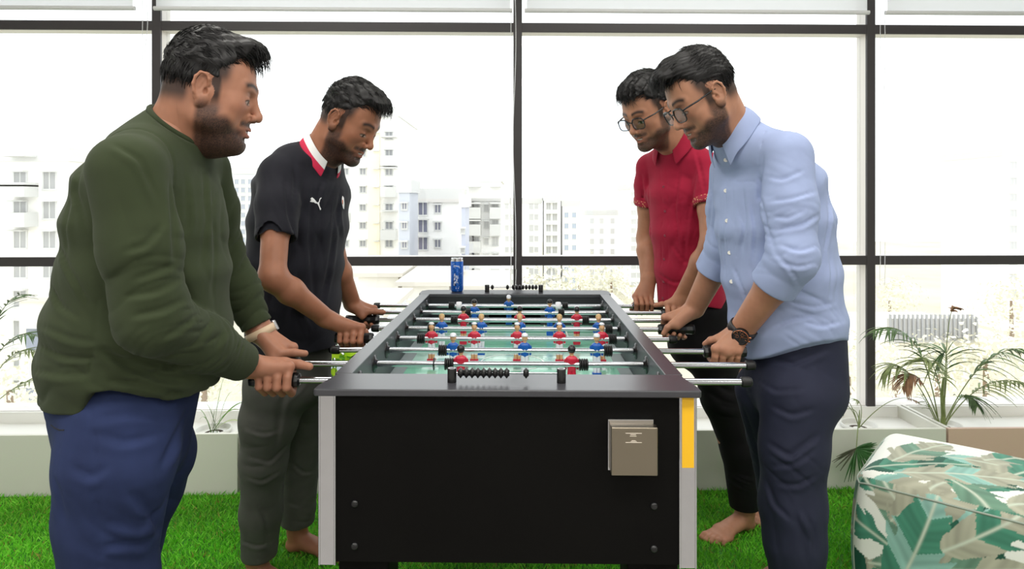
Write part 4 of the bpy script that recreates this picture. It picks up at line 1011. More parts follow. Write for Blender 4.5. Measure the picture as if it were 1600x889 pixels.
# ------------------------------------------------------------------ people: the four players
UROD = np.array([math.cos(TA), math.sin(TA), 0.0])
def rodpt(i, X):
    return np.array([X, RY[i]-(X-TX)*0.0169, ZROD])
def bbox(pts, pad):
    a = np.array(pts); return a.min(0)-pad, a.max(0)+pad
def neckhole(F, N, ax, R, lift=.0):
    ax = nrm(ax); F.cap(N-ax*.06, N-ax*.022, R+.010, R+.004, .03)
    q = F.reg(N-.13, N+.13); sl, X, Y, Z = q; d = (X-N[0])*ax[0]+(Y-N[1])*ax[1]+(Z-N[2])*ax[2]; r = np.sqrt((X-N[0])**2+(Y-N[1])**2+(Z-N[2])**2)
    F.v[sl] = np.where((r < .118), np.maximum(F.v[sl], d-np.maximum(r-.085, 0)*1.2), F.v[sl]).astype(np.float32)
    F.cap(N-ax*.035, N+ax*.2, R-.001, R+.01, .003, 'sub')
def sleeve(F, sh, el, r0, r1, t_end=1.0, wr=None, r2=None, t2=1.0, k=.02):
    """sleeve from the shoulder; ends flat across the limb"""
    if wr is None:
        e = sh+(el-sh)*t_end; G = Field(*bbox([sh, e], r0+.07), F.h)
        G.chain([sh, e+(e-sh)*.15], [r0, r1], k); ax = nrm(el-sh)
    else:
        e = el+(wr-el)*t2; G = Field(*bbox([sh, el, e], r0+.07), F.h)
        m = (sh+el)/2; G.chain([sh, m, el, el*.5+e*.5, e+(e-el)*.1], [r0, r0*.5+r1*.5, r1, (r1+r2)/2, r2], k); ax = nrm(wr-el)
    return G, e, ax
def put(F, G, k=.012, cutp=None):
    """smooth union of a small field into a larger one of the same spacing"""
    if cutp is not None:
        e, ax = cutp; G.cut(lambda X,Y,Z: np.where(((X-e[0])**2+(Y-e[1])**2+(Z-e[2])**2) < .16**2, (X-e[0])*ax[0]+(Y-e[1])*ax[1]+(Z-e[2])*ax[2], -1.0), .003)
    off = np.round((G.lo-F.lo)/F.h).astype(int); a = np.maximum(off, 0); b = np.minimum(off+G.n, F.n)
    sF = tuple(slice(a[i], b[i]) for i in range(3)); sG = tuple(slice(a[i]-off[i], b[i]-off[i]) for i in range(3))
    v = F.v[sF]; d = G.v[sG]; hh = np.maximum(k-np.abs(v-d), 0)/k; F.v[sF] = np.minimum(v, d)-hh*hh*k*.25
def snap(F, lo):   # align a field's origin to another grid
    return F.lo+np.round((np.asarray(lo)-F.lo)/F.h)*F.h
_Fi = Field.__init__
def hollow(F, e, ax, r, depth=.03):
    F.cap(e-ax*depth, e+ax*.06, r, r, .002, 'sub')
def core(person_pts, h=.007):
    """simplified trunk and legs that lie inside the clothes"""
    A = np.array([p for p, r in person_pts]); F = Field(A.min(0)-.14, A.max(0)+.14, h); return F
def legs_core(F, chains):
    for ch in chains: F.chain([p for p, r in ch], [r for p, r in ch], .03)
def belt_tri(*a): pass

M_shade = {}
def cloth(name, rgb, rough=.85, weave=900, st=.12, sheen=.05, nz=.05):
    return mat(name, rgb, rough, spec=.2, sheen=sheen, bump=(weave, st, .0006), noise=(18, nz))

def person(label, base):
    e = empty('person', (0,0,0)); tag(e, label, 'person'); return e

# ======================================================= man in the green sweater (front left)
def man_green():
    e = person('person in an olive green sweater and blue jeans gripping the two nearest left rods', None)
    skin = (160,111,88); f = nrm([.98,.10,0]); sd = np.array([f[1],-f[0],0])
    sc = 1.02; M = headM((math.cos(.27), math.sin(.27)), math.radians(11)); ear = P(318,139,1.30); o = ear-M @ np.array([.078*sc,0,0]); H = Head(o, M, sc, .89, 1.06)
    N = P(284,199,1.375); nax = nrm([.60,-.05,.80])
    S, El, W = P(200,268,1.20), P(238,498,1.20), np.array([-.598,1.452,.913])
    S2, E2, W2 = P(318,265,1.57), P(342,392,1.65), np.array([-.652,1.655,.948])
    # body
    F = Field(o-.17, o+np.array([.17,.17,.16]), .0018); build_head(F, H, fat=.0045, smile=.0045)
    F.cap(H.w(0,-.035,-.035), N-nax*.01, .062*sc, .064, .035); F.cap(H.w(0,.02,-.085), N+f*.012-nax*.02, .04, .05, .03)
    Vh = F.extract(1)
    F = Field(*bbox([N, S, S2], .12), .005); F.cap(N+nax*.01, N-nax*.06, .064, .07, .02); F.cap(N-nax*.06, S*.85+N*.15, .055, .05, .04); F.cap(N-nax*.06, S2*.85+N*.15, .055, .05, .04); Vn = F.extract(1)
    hr = rodpt(0, -.545); hl = rodpt(1, -.597)
    a1 = arm_field([S, El, W], [.048,.040,.0305], dict(c=hr, u=UROD, s=(0,-1,0), roll=-.10, sc=1.06)); a2 = arm_field([S2, E2, W2], [.046,.038,.029], dict(c=hl, u=UROD, s=(0,1,0), roll=.15, sc=1.02))
    hipR, hipL = P(186,640,1.29), P(215,640,1.49)
    LR = [(hipR,.085),(P(160,800,1.29),.075),(np.array([-.825,1.30,.5]),.055),(np.array([-.845,1.31,.10]),.035)]
    LL = [(hipL,.085),(np.array([-.868,1.50,.62]),.07),(np.array([-.93,1.51,.48]),.055),(np.array([-.985,1.53,.10]),.035)]
    F = core(LR+LL+[(P(225,300,1.38),.1)]); legs_core(F, [LR, LL]); F.chain([P(245,290,1.38), P(225,420,1.38), P(215,620,1.38)], [.08,.09,.08], .04); F.chain([P(245,290,1.38), N], [.09,.06], .04)
    d = nrm([.95,-.1,0]); 
    for p_, s_ in ((LR[-1][0],1),(LL[-1][0],-1)): foot_field(F, np.array([p_[0],p_[1],0])-d*.035, d, side=s_)
    Vc = F.extract(1)
    V, Fc = merge([Vh, Vn, (a1[0],a1[1]), (a2[0],a2[1]), Vc]); body = mesh_obj('body', V, Fc, M_skin, e, colors=skin_colors(V, skin, H, knuckles=a1[2]+a2[2], beard=.95))
    eyes(H, e)
    build_hair(H, e, [((0,-.016,.048),(.081,.096,.087)), ((0,.032,.082),(.064,.056,.048)), ((0,.066,.108),(.048,.030,.020))], h=.002, seed=1, strands=3600, front=.100, fringe=1.2)
    # sweater
    F = Field((-1.18,1.04,.80), (-.50,1.78,1.50), .0034)
    st = [(P(250,243,1.38),.140,.092),(P(238,295,1.38),.170,.130),(P(232,350,1.38),.180,.146),(P(234,420,1.38),.185,.154),(P(224,500,1.38),.190,.170),(P(214,560,1.38),.185,.168),(P(198,660,1.385),.175,.148)]
    stations(F, st, sd, .035); F.cap(N-nax*.055, S, .062, .064, .05); F.cap(N-nax*.055, S2, .060, .058, .05)
    bk = lambda X,Y,Z: (X-st[-1][0][0])*f[0]+(Y-st[-1][0][1])*f[1]
    F.cut(lambda X,Y,Z: (.882+.048*sstep(bk(X,Y,Z), .0, .03)-.045*sstep(bk(X,Y,Z), .06,.17))-Z, .004)
    # waist folds, chest drape
    F.fold(P(235,585,1.22), (.25,.16,.09), (.15,0,1), .045, .0045, 3, 1.3); F.fold(P(110,600,1.30), (.13,.2,.09), (.1,0,1), .050, .004, 4)
    F.fold(P(320,380,1.3), (.12,.20,.22), (1,.6,.1), .055, .0038, 5); F.fold(P(120,430,1.3), (.15,.25,.22), (.9,-.2,.6), .085, .0035, 6)
    F.fold(P(290,600,1.35), (.11,.16,.07), (.2,0,1), .04, .005, 8, 1.4)
    # near sleeve
    for (s_, l_, w_, rr, sd_, kk) in ((S,El,W,(.069,.060,.045),11,.010),(S2,E2,W2,(.062,.054,.040),12,.010)):
        lo, hi = bbox([s_, l_, w_], .13); G = Field(snap(F, lo), hi, F.h)
        m_ = (s_+l_)/2; t2 = .93; en = l_+(w_-l_)*t2; G.chain([s_, m_, l_, l_*.5+en*.5, en], [rr[0], rr[0]*.97, rr[1], rr[1]*.62+rr[2]*.38, rr[2]*.93], .03); ax = nrm(w_-l_)
        G.cap(en-ax*.052, en+ax*.006, rr[2]*.90, rr[2]*.86, .006)
        ua = nrm(l_-s_); G.fold(l_+ax*.05+ua*.0, (.15,.13,.12), ua*.9+ax*.8, .036, .0050, sd_, 1.6); G.fold(l_-ua*.09, (.12,.12,.12), ua+ax*.3, .055, .0045, sd_+1, 1.5)
        G.fold(l_+ax*.16, (.10,.10,.10), ax, .026, .0042, sd_+2, 1.2); G.fold(s_+ua*.10, (.12,.12,.14), (.95,.3,.35), .07, .0035, sd_+3)
        G.crease([en-ax*.056+q for q in [np.array([0,0,0])]*2], .001, 0)
        e_ = en; G.cut(lambda X,Y,Z: np.where(((X-e_[0])**2+(Y-e_[1])**2+(Z-e_[2])**2) < .02, (X-e_[0])*ax[0]+(Y-e_[1])*ax[1]+(Z-e_[2])*ax[2], -1.0), .003)
        hollow(G, en, ax, .0325); put(F, G, .009)
    neckhole(F, N, nax, .068)
    # shoulder seam
    a_ = nrm(S-N); sm = []
    for t in np.linspace(-.9, 2.6, 16): sm.append(F.hit(S-a_*.05+ (np.array([0,0,1])*math.cos(t)+f*math.sin(t))*.16+np.array([0,-.05,0])*0, -(np.array([0,0,1])*math.cos(t)+f*math.sin(t))))
    F.crease(sm, .0035, .0022)
    # side seam from the arm pit to the vent
    ss = [F.hit(P(x, y, .9), (P(x, y, 1.5)-P(x, y, .9))) for x, y in ((152,470),(148,520),(143,570),(140,625))]; F.crease(ss, .003, .0022)
    A_ = (.842,0,.842,140)
    F.strokes(.95, [([(316,170),(324,250),(326,318)],dict(r=.008,depth=.008,ridge=.3)), [(330,322),(292,338),(250,352)], [(338,352),(290,375),(232,385)], ([(350,385),(300,410),(245,420)],dict(depth=.006)), [(368,415),(340,440),(300,462)], [(392,432),(372,462),(350,478)], [(415,455),(400,480)],
      [(150,130),(140,190),(160,260)], [(210,100),(260,130),(290,200)], [(300,250),(270,290),(230,300)], ([(345,165),(350,250),(332,300)],dict(depth=.0035)), ([(376,150),(384,240),(372,330)],dict(depth=.0035)), ([(392,180),(400,300),(395,380)],dict(depth=.003)),
      ([(186,478),(240,515),(300,536),(365,540)],dict(depth=.007,r=.008)), [(62,470),(120,498),(180,500)], [(75,438),(130,462),(178,468)], ([(200,540),(260,545),(340,568)],dict(depth=.006)), [(250,500),(310,515),(360,512)], [(60,520),(110,530),(170,528)],
      [(100,260),(125,330),(165,400)], [(84,340),(110,400),(150,430)], [(130,200),(118,260),(125,300)]], A_, r=.006, depth=.0048)
    V, Fc = F.extract(1); sw = mesh_obj('sweater', V, Fc, cloth('green_knit', (52,60,40), .95, 700, .2, .05), e)
    r_ = nrm(np.cross(nax, [0,1,0])); q_ = np.cross(nax, r_); band = [N+nax*.001+(r_*math.cos(a)+q_*math.sin(a))*.0705 for a in np.linspace(0, 2*math.pi, 40)]
    MB().tube(band, .0065, 10, caps=False).build('neckband', cloth('green_rib', (47,55,36), .95, 400, .3, .05), sw)
    # jeans
    F = Field(*bbox([(-1.12,1.10,.06), (-.62,1.68,.95)], .02), .0045)
    F.ecap(P(198,608,1.38), P(199,690,1.38), (.155,.146), (.150,.122), sd, .03)
    F.chain([P(190,660,1.29), P(184,720,1.275), P(172,800,1.285), np.array([-.812,1.29,.50]), np.array([-.835,1.30,.30]), np.array([-.845,1.31,.10])], [.105,.103,.092,.086,.080,.074], .03)
    F.chain([hipL+np.array([0,0,-.03]), P(230,710,1.48), np.array([-.874,1.50,.615]), np.array([-.925,1.51,.47]), np.array([-.985,1.53,.10])], [.100,.098,.092,.085,.072], .025)
    F.cut(lambda X,Y,Z: .085-Z, .003); F.cut(lambda X,Y,Z: Z-.975, .003)
    F.fold(P(230,690,1.2), (.16,.2,.13), (.35,0,1), .07, .0022, 21); F.fold(P(150,740,1.2), (.2,.2,.2), (.5,0,1), .11, .002, 22); F.fold(P(215,830,1.22), (.12,.15,.10), (.5,0,.9), .045, .0045, 23, 1.2); F.fold(P(250,800,1.4), (.12,.15,.14), (.6,0,.9), .05, .004, 24)
    seam = [F.hit(P(x, y, .9), P(x, y, 1.4)-P(x, y, .9)) for x, y in ((142,640),(146,680),(150,730),(151,790),(151,840),(152,888))]; F.crease(seam, .004, .0022)
    pk = [F.hit(P(x, y, .9), P(x, y, 1.4)-P(x, y, .9)) for x, y in ((62,655),(75,660),(90,672),(93,700),(86,735),(80,722))]; F.crease(pk, .003, .0018)
    F.strokes(.95, [[(180,640),(230,655),(300,640)], [(175,610),(250,600),(330,610)], ([(240,745),(285,790),(300,830)],dict(depth=.008,r=.009)), [(200,800),(260,815),(290,800)], [(130,700),(170,720),(200,700)], ([(345,600),(320,660),(300,700)],dict(r=.009,depth=.007)), [(100,720),(110,760),(120,800)], [(190,850),(240,840),(280,850)]], (.842,0,.842,140), r=.008, depth=.004)
    V, Fc = F.extract(1); jm = mat('blue_denim', (40,50,84), .9, spec=.2, sheen=.0, bump=(1200,.15,.0005), noise=(9,.18,(1,1,.5))); jn = mesh_obj('jeans', V, Fc, jm, e)
    stt = MB(); pj = [F.hit(P(x, y, .9), P(x, y, 1.4)-P(x, y, .9)) for x, y in ((80,664),(86,669),(93,672),(100,672))]; stt.tube([p-nrm(p-np.array([0,0,CAM_Z]))*.0008 for p in pj], .0014, 6); stt.build('pocket_stitching', mat('dark_stitch', (24,22,30), .8), jn)
    # smart watch / band on the far wrist
    ax = nrm(W2-E2); c = W2+ax*.004; u_, v_, w_ = frame_from(ax, UROD); prof = []
    wt = MB(); n = 40; vs = []; fs = []
    for k in range(n):
        a = 2*math.pi*k/n
        for (rr, hh) in ((1.0,-.010),(1.07,-.010),(1.07,.010),(1.0,.010)): vs.append(c+(u_*math.cos(a)*.0365+v_*math.sin(a)*.0325)*rr+w_*hh)
    for k in range(n):
        k2 = (k+1) % n
        for j in range(4): fs.append((k*4+j, k*4+(j+1) % 4, k2*4+(j+1) % 4, k2*4+j))
    wt.add(vs, fs, 0, True); wo = wt.build('watch', mat('beige_strap', (205,180,150), .55), e); wo['label'] = 'beige mesh wrist strap'
    t_ = v_ if v_[2] > 0 else -v_; t_ = nrm(t_*.75+u_*.6*(1 if u_[0] > 0 else -1)); fm = MB(); q1 = nrm(np.cross(w_, t_)); R = np.stack([w_, q1, t_], 1)
    fm.box((-.014,-.017,0), (.014,.017,.009), 0, R, c+t_*.0335); fm.build('watch_case', mat('silver_case', (205,205,210), .2, metal=.9), wo, bevel=.003, seg=3)
    return e
man_green()
def hemband(): pass
def short_sleeve(F, S, E, r0, r1, t, arm_r, seeds, k=.012, folds=True, bulge=.0):
    lo, hi = bbox([S, S+(E-S)*t], .12); G = Field(snap(F, lo), hi, F.h); en = S+(E-S)*t; ax = nrm(E-S)
    G.chain([S, S*.5+en*.5, en+ax*.02], [r0, (r0+r1)/2+bulge, r1], .02)
    if folds: G.fold(S+ax*.10, (.10,.10,.12), (.9,.3,.5), .05, .003, seeds); G.fold(en-ax*.04, (.09,.09,.09), (.8,.5,.2), .05, .003, seeds+1)
    G.cut(lambda X,Y,Z: (X-en[0])*ax[0]+(Y-en[1])*ax[1]+(Z-en[2])*ax[2], .003); G.crease([en-ax*.022+frame_from(ax,(1,0,0))[0]*r1*math.cos(a)+frame_from(ax,(1,0,0))[1]*r1*math.sin(a) for a in np.linspace(0,6.3,20)], .0025, .0009)
    hollow(G, en, ax, r1-.008, .035); put(F, G, k); return en, ax
def make_body(e, H, N, nax, f, arms, legs, feet, torso, skin, beard=1.0, hh=.0022, smile=.005, fat=0.0, foot_h=.003):
    """arms: (shoulder, elbow, wrist, radii, hand kwargs); legs: chains of (point, radius); feet: (heel, direction, side)"""
    F = Field(H.o-.165, H.o+.165, hh); build_head(F, H, fat=fat, smile=smile)
    F.cap(H.w(0,-.035,-.03), N-nax*.01, .056*H.sc, .056, .035); F.cap(H.w(0,.015,-.080), N+f*.012-nax*.02, .036, .044, .03); parts = [F.extract(1)]
    S = [a[0] for a in arms]
    F = Field(*bbox([N]+S, .10), .006); F.cap(N+nax*.015, N-nax*.06, .056, .06, .02)
    for s_ in S: F.cap(N-nax*.06, s_*.85+N*.15, .05, .045, .04)
    parts.append(F.extract(1)); kn = []
    for (s_, el, wr, rr, hd) in arms:
        v, fc, k_ = arm_field([s_, el, wr], rr, hd, h=.0024); parts.append((v, fc)); kn += k_
    F = Field(*bbox([p for L in legs for p, r in L]+[p for p, r in torso]+[N], .12), .008); legs_core(F, legs); F.chain([p for p, r in torso], [r for p, r in torso], .04); parts.append(F.extract(1))
    for (h_, d_, s_, sc_) in feet:
        F = Field(*bbox([h_, h_+nrm(d_)*.26*sc_, h_+np.array([0,0,.12])], .07), foot_h); foot_field(F, h_, d_, sc=sc_, side=s_); F.cap(h_+nrm(d_)*.035+np.array([0,0,.08]), h_+nrm(d_)*.035+np.array([0,0,.155]), .033*sc_, .038, .02); parts.append(F.extract(1))
    V, Fc = merge(parts); return mesh_obj('body', V, Fc, M_skin, e, colors=skin_colors(V, skin, H, knuckles=kn, beard=beard))
def head_at(earpx, Year, side, psi, pitch, sc, ys=.90, zs=1.03, roll=0.0):
    """psi measured towards the camera from the +-X direction; side +1 = right ear seen"""
    M = headM((side*math.cos(psi), -math.sin(psi)), pitch, roll); ear = P(*earpx, Year); return Head(ear-M @ np.array([side*.078*sc, .002, 0]), M, sc, ys, zs)
def buttons(F, parent, pts, d, r=.0055, m=None, ax=None):
    o0 = None
    for p in pts:
        q = F.hit(p, d); b = MB().lathe([(0,.0024),(r*.6,.0020),(r*.8,.0026),(r,.0018),(r,0)], (0,0,0), tuple(-nrm(d)), 14)
        o = b.build('button', m, parent); o.location = q-nrm(d)*.0004
def trousers(F, hips, chains, zcut, folds=()):
    pass

# ======================================================= man in the black polo shirt (back left)
def man_black():
    e = person('person in a black polo shirt with a striped collar and grey trousers', None)
    f = nrm([.92,-.39,0]); sd = np.array([f[1],-f[0],0]); skin = (150,100,76)
    H = head_at((524,188), 1.93, 1, .30, math.radians(31), 1.02, .90, 1.05)
    N = P(500,243,2.03); nax = nrm([.62,-.14,.77])
    S1, E1, W1 = P(436,272,1.93), np.array([-.668,1.785,1.072]), np.array([-.553,1.905,.935])
    S2, E2, W2 = P(508,272,2.20), P(521,398,2.11), P(551,476,2.225)
    arms = [(S1, E1, W1, [.042,.036,.0260], dict(c=rodpt(3,-.482), u=UROD, s=(0,-1,0), roll=.05, sc=1.0, thumb='wrap')), (S2, E2, W2, [.043,.036,.0255], dict(c=rodpt(5,-.515), u=UROD, s=(0,1,0), roll=.1, sc=1.0))]
    LR = [(P(430,600,2.05),.07),(P(412,720,2.08),.055),(P(404,868,2.15),.034)]; LL = [(P(482,600,2.2),.07),(P(467,760,2.31),.05),(P(464,822,2.34),.034)]
    a1 = np.array([*LR[-1][0][:2],0]); a2 = np.array([*LL[-1][0][:2],0]); d = nrm([.97,-.22,0])
    body = make_body(e, H, N, nax, f, arms, [LR, LL], [(a1-d*.035, nrm([.9,-.42,0]), 1, 1.0), (a2-d*.035, d, -1, 1.0)], [(P(480,300,2.06),.09),(P(455,440,2.06),.09),(P(455,590,2.08),.09)], skin, .95, smile=.006)
    eyes(H, e)
    build_hair(H, e, [((0,-.016,.048),(.080,.098,.086)), ((0,.036,.086),(.060,.056,.046)), ((0,.078,.100),(.044,.026,.020))], h=.0022, seed=2, strands=3000, front=.094, fringe=1.0)
    F = Field((-1.02,1.80,.76), (-.45,2.32,1.50), .0034)
    st = [(P(484,252,2.05),.135,.085),(P(474,295,2.06),.170,.128),(P(468,350,2.06),.172,.135),(P(462,410,2.06),.170,.134),(P(458,470,2.06),.165,.130),(P(460,570,2.07),.160,.125)]
    stations(F, st, sd, .03); F.cap(N-nax*.05, S1, .052, .056, .04); F.cap(N-nax*.05, S2, .052, .052, .04)
    F.cut(lambda X,Y,Z: (.797+.02*np.sin((X+.7)*18))-Z, .004)
    F.fold(P(470,420,1.95), (.16,.2,.26), (.95,.2,-.22), .07, .0045, 31, 1.2); F.fold(P(450,520,1.95), (.2,.2,.10), (.4,0,1), .055, .004, 33); F.fold(P(520,360,2.0), (.08,.15,.22), (.9,.3,-.1), .04, .003, 34)
    short_sleeve(F, S1, S1+(P(430,400,1.82)-S1), .057, .058, .80, .05, 35, bulge=.003); short_sleeve(F, S2, E2, .055, .060, .52, .047, 37)
    neckhole(F, N, nax, .058)
    B_ = (.875,360,.875,110)
    F.strokes(1.5, [[(98,190),(104,260),(130,330)], ([(150,190),(142,300),(152,420)],dict(r=.009)), [(188,250),(178,340),(160,430)], [(118,350),(130,420),(150,460)], [(112,160),(116,200),(112,240)], [(196,215),(190,260),(196,300)], [(40,340),(60,420),(90,470)], [(170,180),(158,215),(156,250)]], B_, r=.007, depth=.005)
    V, Fc = F.extract(1); polo = mesh_obj('polo_shirt', V, Fc, cloth('black_pique', (25,25,33), .8, 900, .2, .05), e)
    M_col = [mat('collar_red', (196,30,70), .8), mat('collar_white', (222,222,222), .8), mat('collar_green', (20,120,84), .8), mat('polo_black_trim', (28,28,34), .8)]
    co = collar('collar', N+nax*.008, nax, f, .060, M_col, polo, height=.030, leaf=.040, tip=.014, gap=.42, flare=.017, stripe=lambda j: (1 if j >= 3 and j < 7 else (0 if j >= 7 else 3)), front_drop=.020); co['label'] = 'red and white striped collar'
    # placket line, buttons and chest marks
    vw = lambda x, y: nrm(P(x, y, 2.0)-P(x, y, 1.4)*0-np.array([0,0,CAM_Z]))
    pl = [F.hit(P(x, y, 1.5), P(x, y, 2)-P(x, y, 1.5), 1.0) for x, y in ((533,276),(527,292),(521,312),(518,335),(517,352))]; 
    m = MB(); m.tube(pl, .0012, 6); m.build('placket_seam', M_col[3], polo)
    ux = nrm([.92,.12,-.12]); uy = nrm([.10,-.05,1.0]); c = P(493.5,318,1.7)
    S_ = .000
    # leaping cat emblem, traced as an outline about 4 cm wide
    pu = [(218,376),(240,374),(258,384),(300,382),(320,398),(345,412),(380,416),(400,450),(425,500),(440,550),(450,566),(466,556),(468,530),(448,498),(436,470),(428,420),(424,400),(440,370),(446,330),(462,305),(482,292),(474,278),(456,284),(436,306),(424,350),(412,380),(395,388),(370,384),(345,352),(318,318),(295,296),(276,284),(264,268),(254,280),(238,290),(226,312),(244,322),(246,336),(238,346),(222,352)]
    k = 1/14.82; D = 1.93
    poly = [((x*k+470-493.5)*D/1000/ .985, -(y*k+290-318)*D/1000) for x, y in pu][::-1]
    try: decal(F, 'chest_emblem', P(493.5,318,1.78), np.array([1.0,0,0]), np.array([0,0,1.0]), poly, mat('emblem_white', (228,228,230), .6), polo, d=None) if False else None
    except Exception as ex: pass
    def pdecal(name, px, pts, mt, off=.0015):
        from mathutils.geometry import tessellate_polygon
        import bmesh
        bm = bmesh.new(); vs = [bm.verts.new((p[0], p[1], 0)) for p in pts]; bm.faces.new(vs); bmesh.ops.triangulate(bm, faces=bm.faces[:]); bmesh.ops.subdivide_edges(bm, edges=bm.edges[:], cuts=1, use_grid_fill=True)
        for v in bm.verts:
            o_ = P(v.co.x, v.co.y, 1.62); q = F.hit(o_, o_-np.array([0,0,CAM_Z]), .9); v.co = q-nrm(q-np.array([0,0,CAM_Z]))*off
        me = bpy.data.meshes.new(name); bm.normal_update(); bm.to_mesh(me); bm.free(); me.materials.append(mt); o = bpy.data.objects.new(name, me); C.objects.link(o); o.parent = polo
        so = o.modifiers.new('thickness', 'SOLIDIFY'); so.thickness = .0008; so.offset = 0
    pdecal('chest_emblem', None, [(x*k+470, y*k+290) for x, y in pu], mat('emblem_white', (228,228,230), .6))
    pdecal('club_badge', None, [(535.2,306),(537.2,309),(538,318),(537.6,327),(536,325),(534.2,316),(534.4,309)], mat('emblem_white', (228,228,230), .6)); pdecal('badge_stripe', None, [(534.8,312),(536,312.5),(536,320),(535,318)], mat('badge_orange', (190,90,50), .6), .0024)
    # trousers
    F = Field(*bbox([(-.98,1.93,.08), (-.62,2.44,.86)], .02), .004)
    F.ecap(P(456,545,2.09), P(452,590,2.10), (.145,.115), (.150,.118), sd, .03)
    F.chain([P(432,600,2.05), P(420,655,2.06), P(412,720,2.08), P(408,800,2.12), P(405,868,2.15)], [.095,.086,.070,.064,.058], .03)
    F.chain([P(478,600,2.19), P(474,660,2.24), P(469,730,2.29), P(465,818,2.34)], [.088,.078,.065,.060], .012)
    F.cut(lambda X,Y,Z: np.maximum(.095+(Y-2.15)*.10-Z, -9), .003); F.cut(lambda X,Y,Z: Z-.845, .003)
    F.fold(P(410,700,2.0), (.10,.12,.12), (.3,0,1), .06, .003, 41, 1.5); F.fold(P(405,850,2.1), (.09,.1,.09), (.2,0,1), .05, .003, 42, 1.5); F.fold(P(470,650,2.15), (.1,.12,.16), (.6,0,.8), .06, .003, 43, 1.5); F.fold(P(465,800,2.3), (.09,.1,.1), (.2,0,1), .045, .004, 44)
    F.fold(P(430,580,2.0), (.12,.12,.10), (.7,0,.6), .05, .0035, 45, 1.5)
    F.strokes(1.6, [([(112,540),(90,600),(80,680)],dict(r=.009,depth=.006)), [(30,690),(70,700),(105,665)], [(28,725),(55,735),(90,715)], [(44,760),(62,800),(70,850)], [(100,590),(120,570),(140,545)], [(110,700),(130,720),(150,715)], [(30,640),(60,650),(90,640)], [(95,770),(120,780),(148,775)], [(20,840),(45,850),(70,845)]], B_, r=.006, depth=.0045)
    V, Fc = F.extract(1); mesh_obj('trousers', V, Fc, mat('grey_twill', (80,80,76), .85, spec=.2, bump=(1000,.12,.0005), noise=(14,.12)), e)
    return e
man_black()

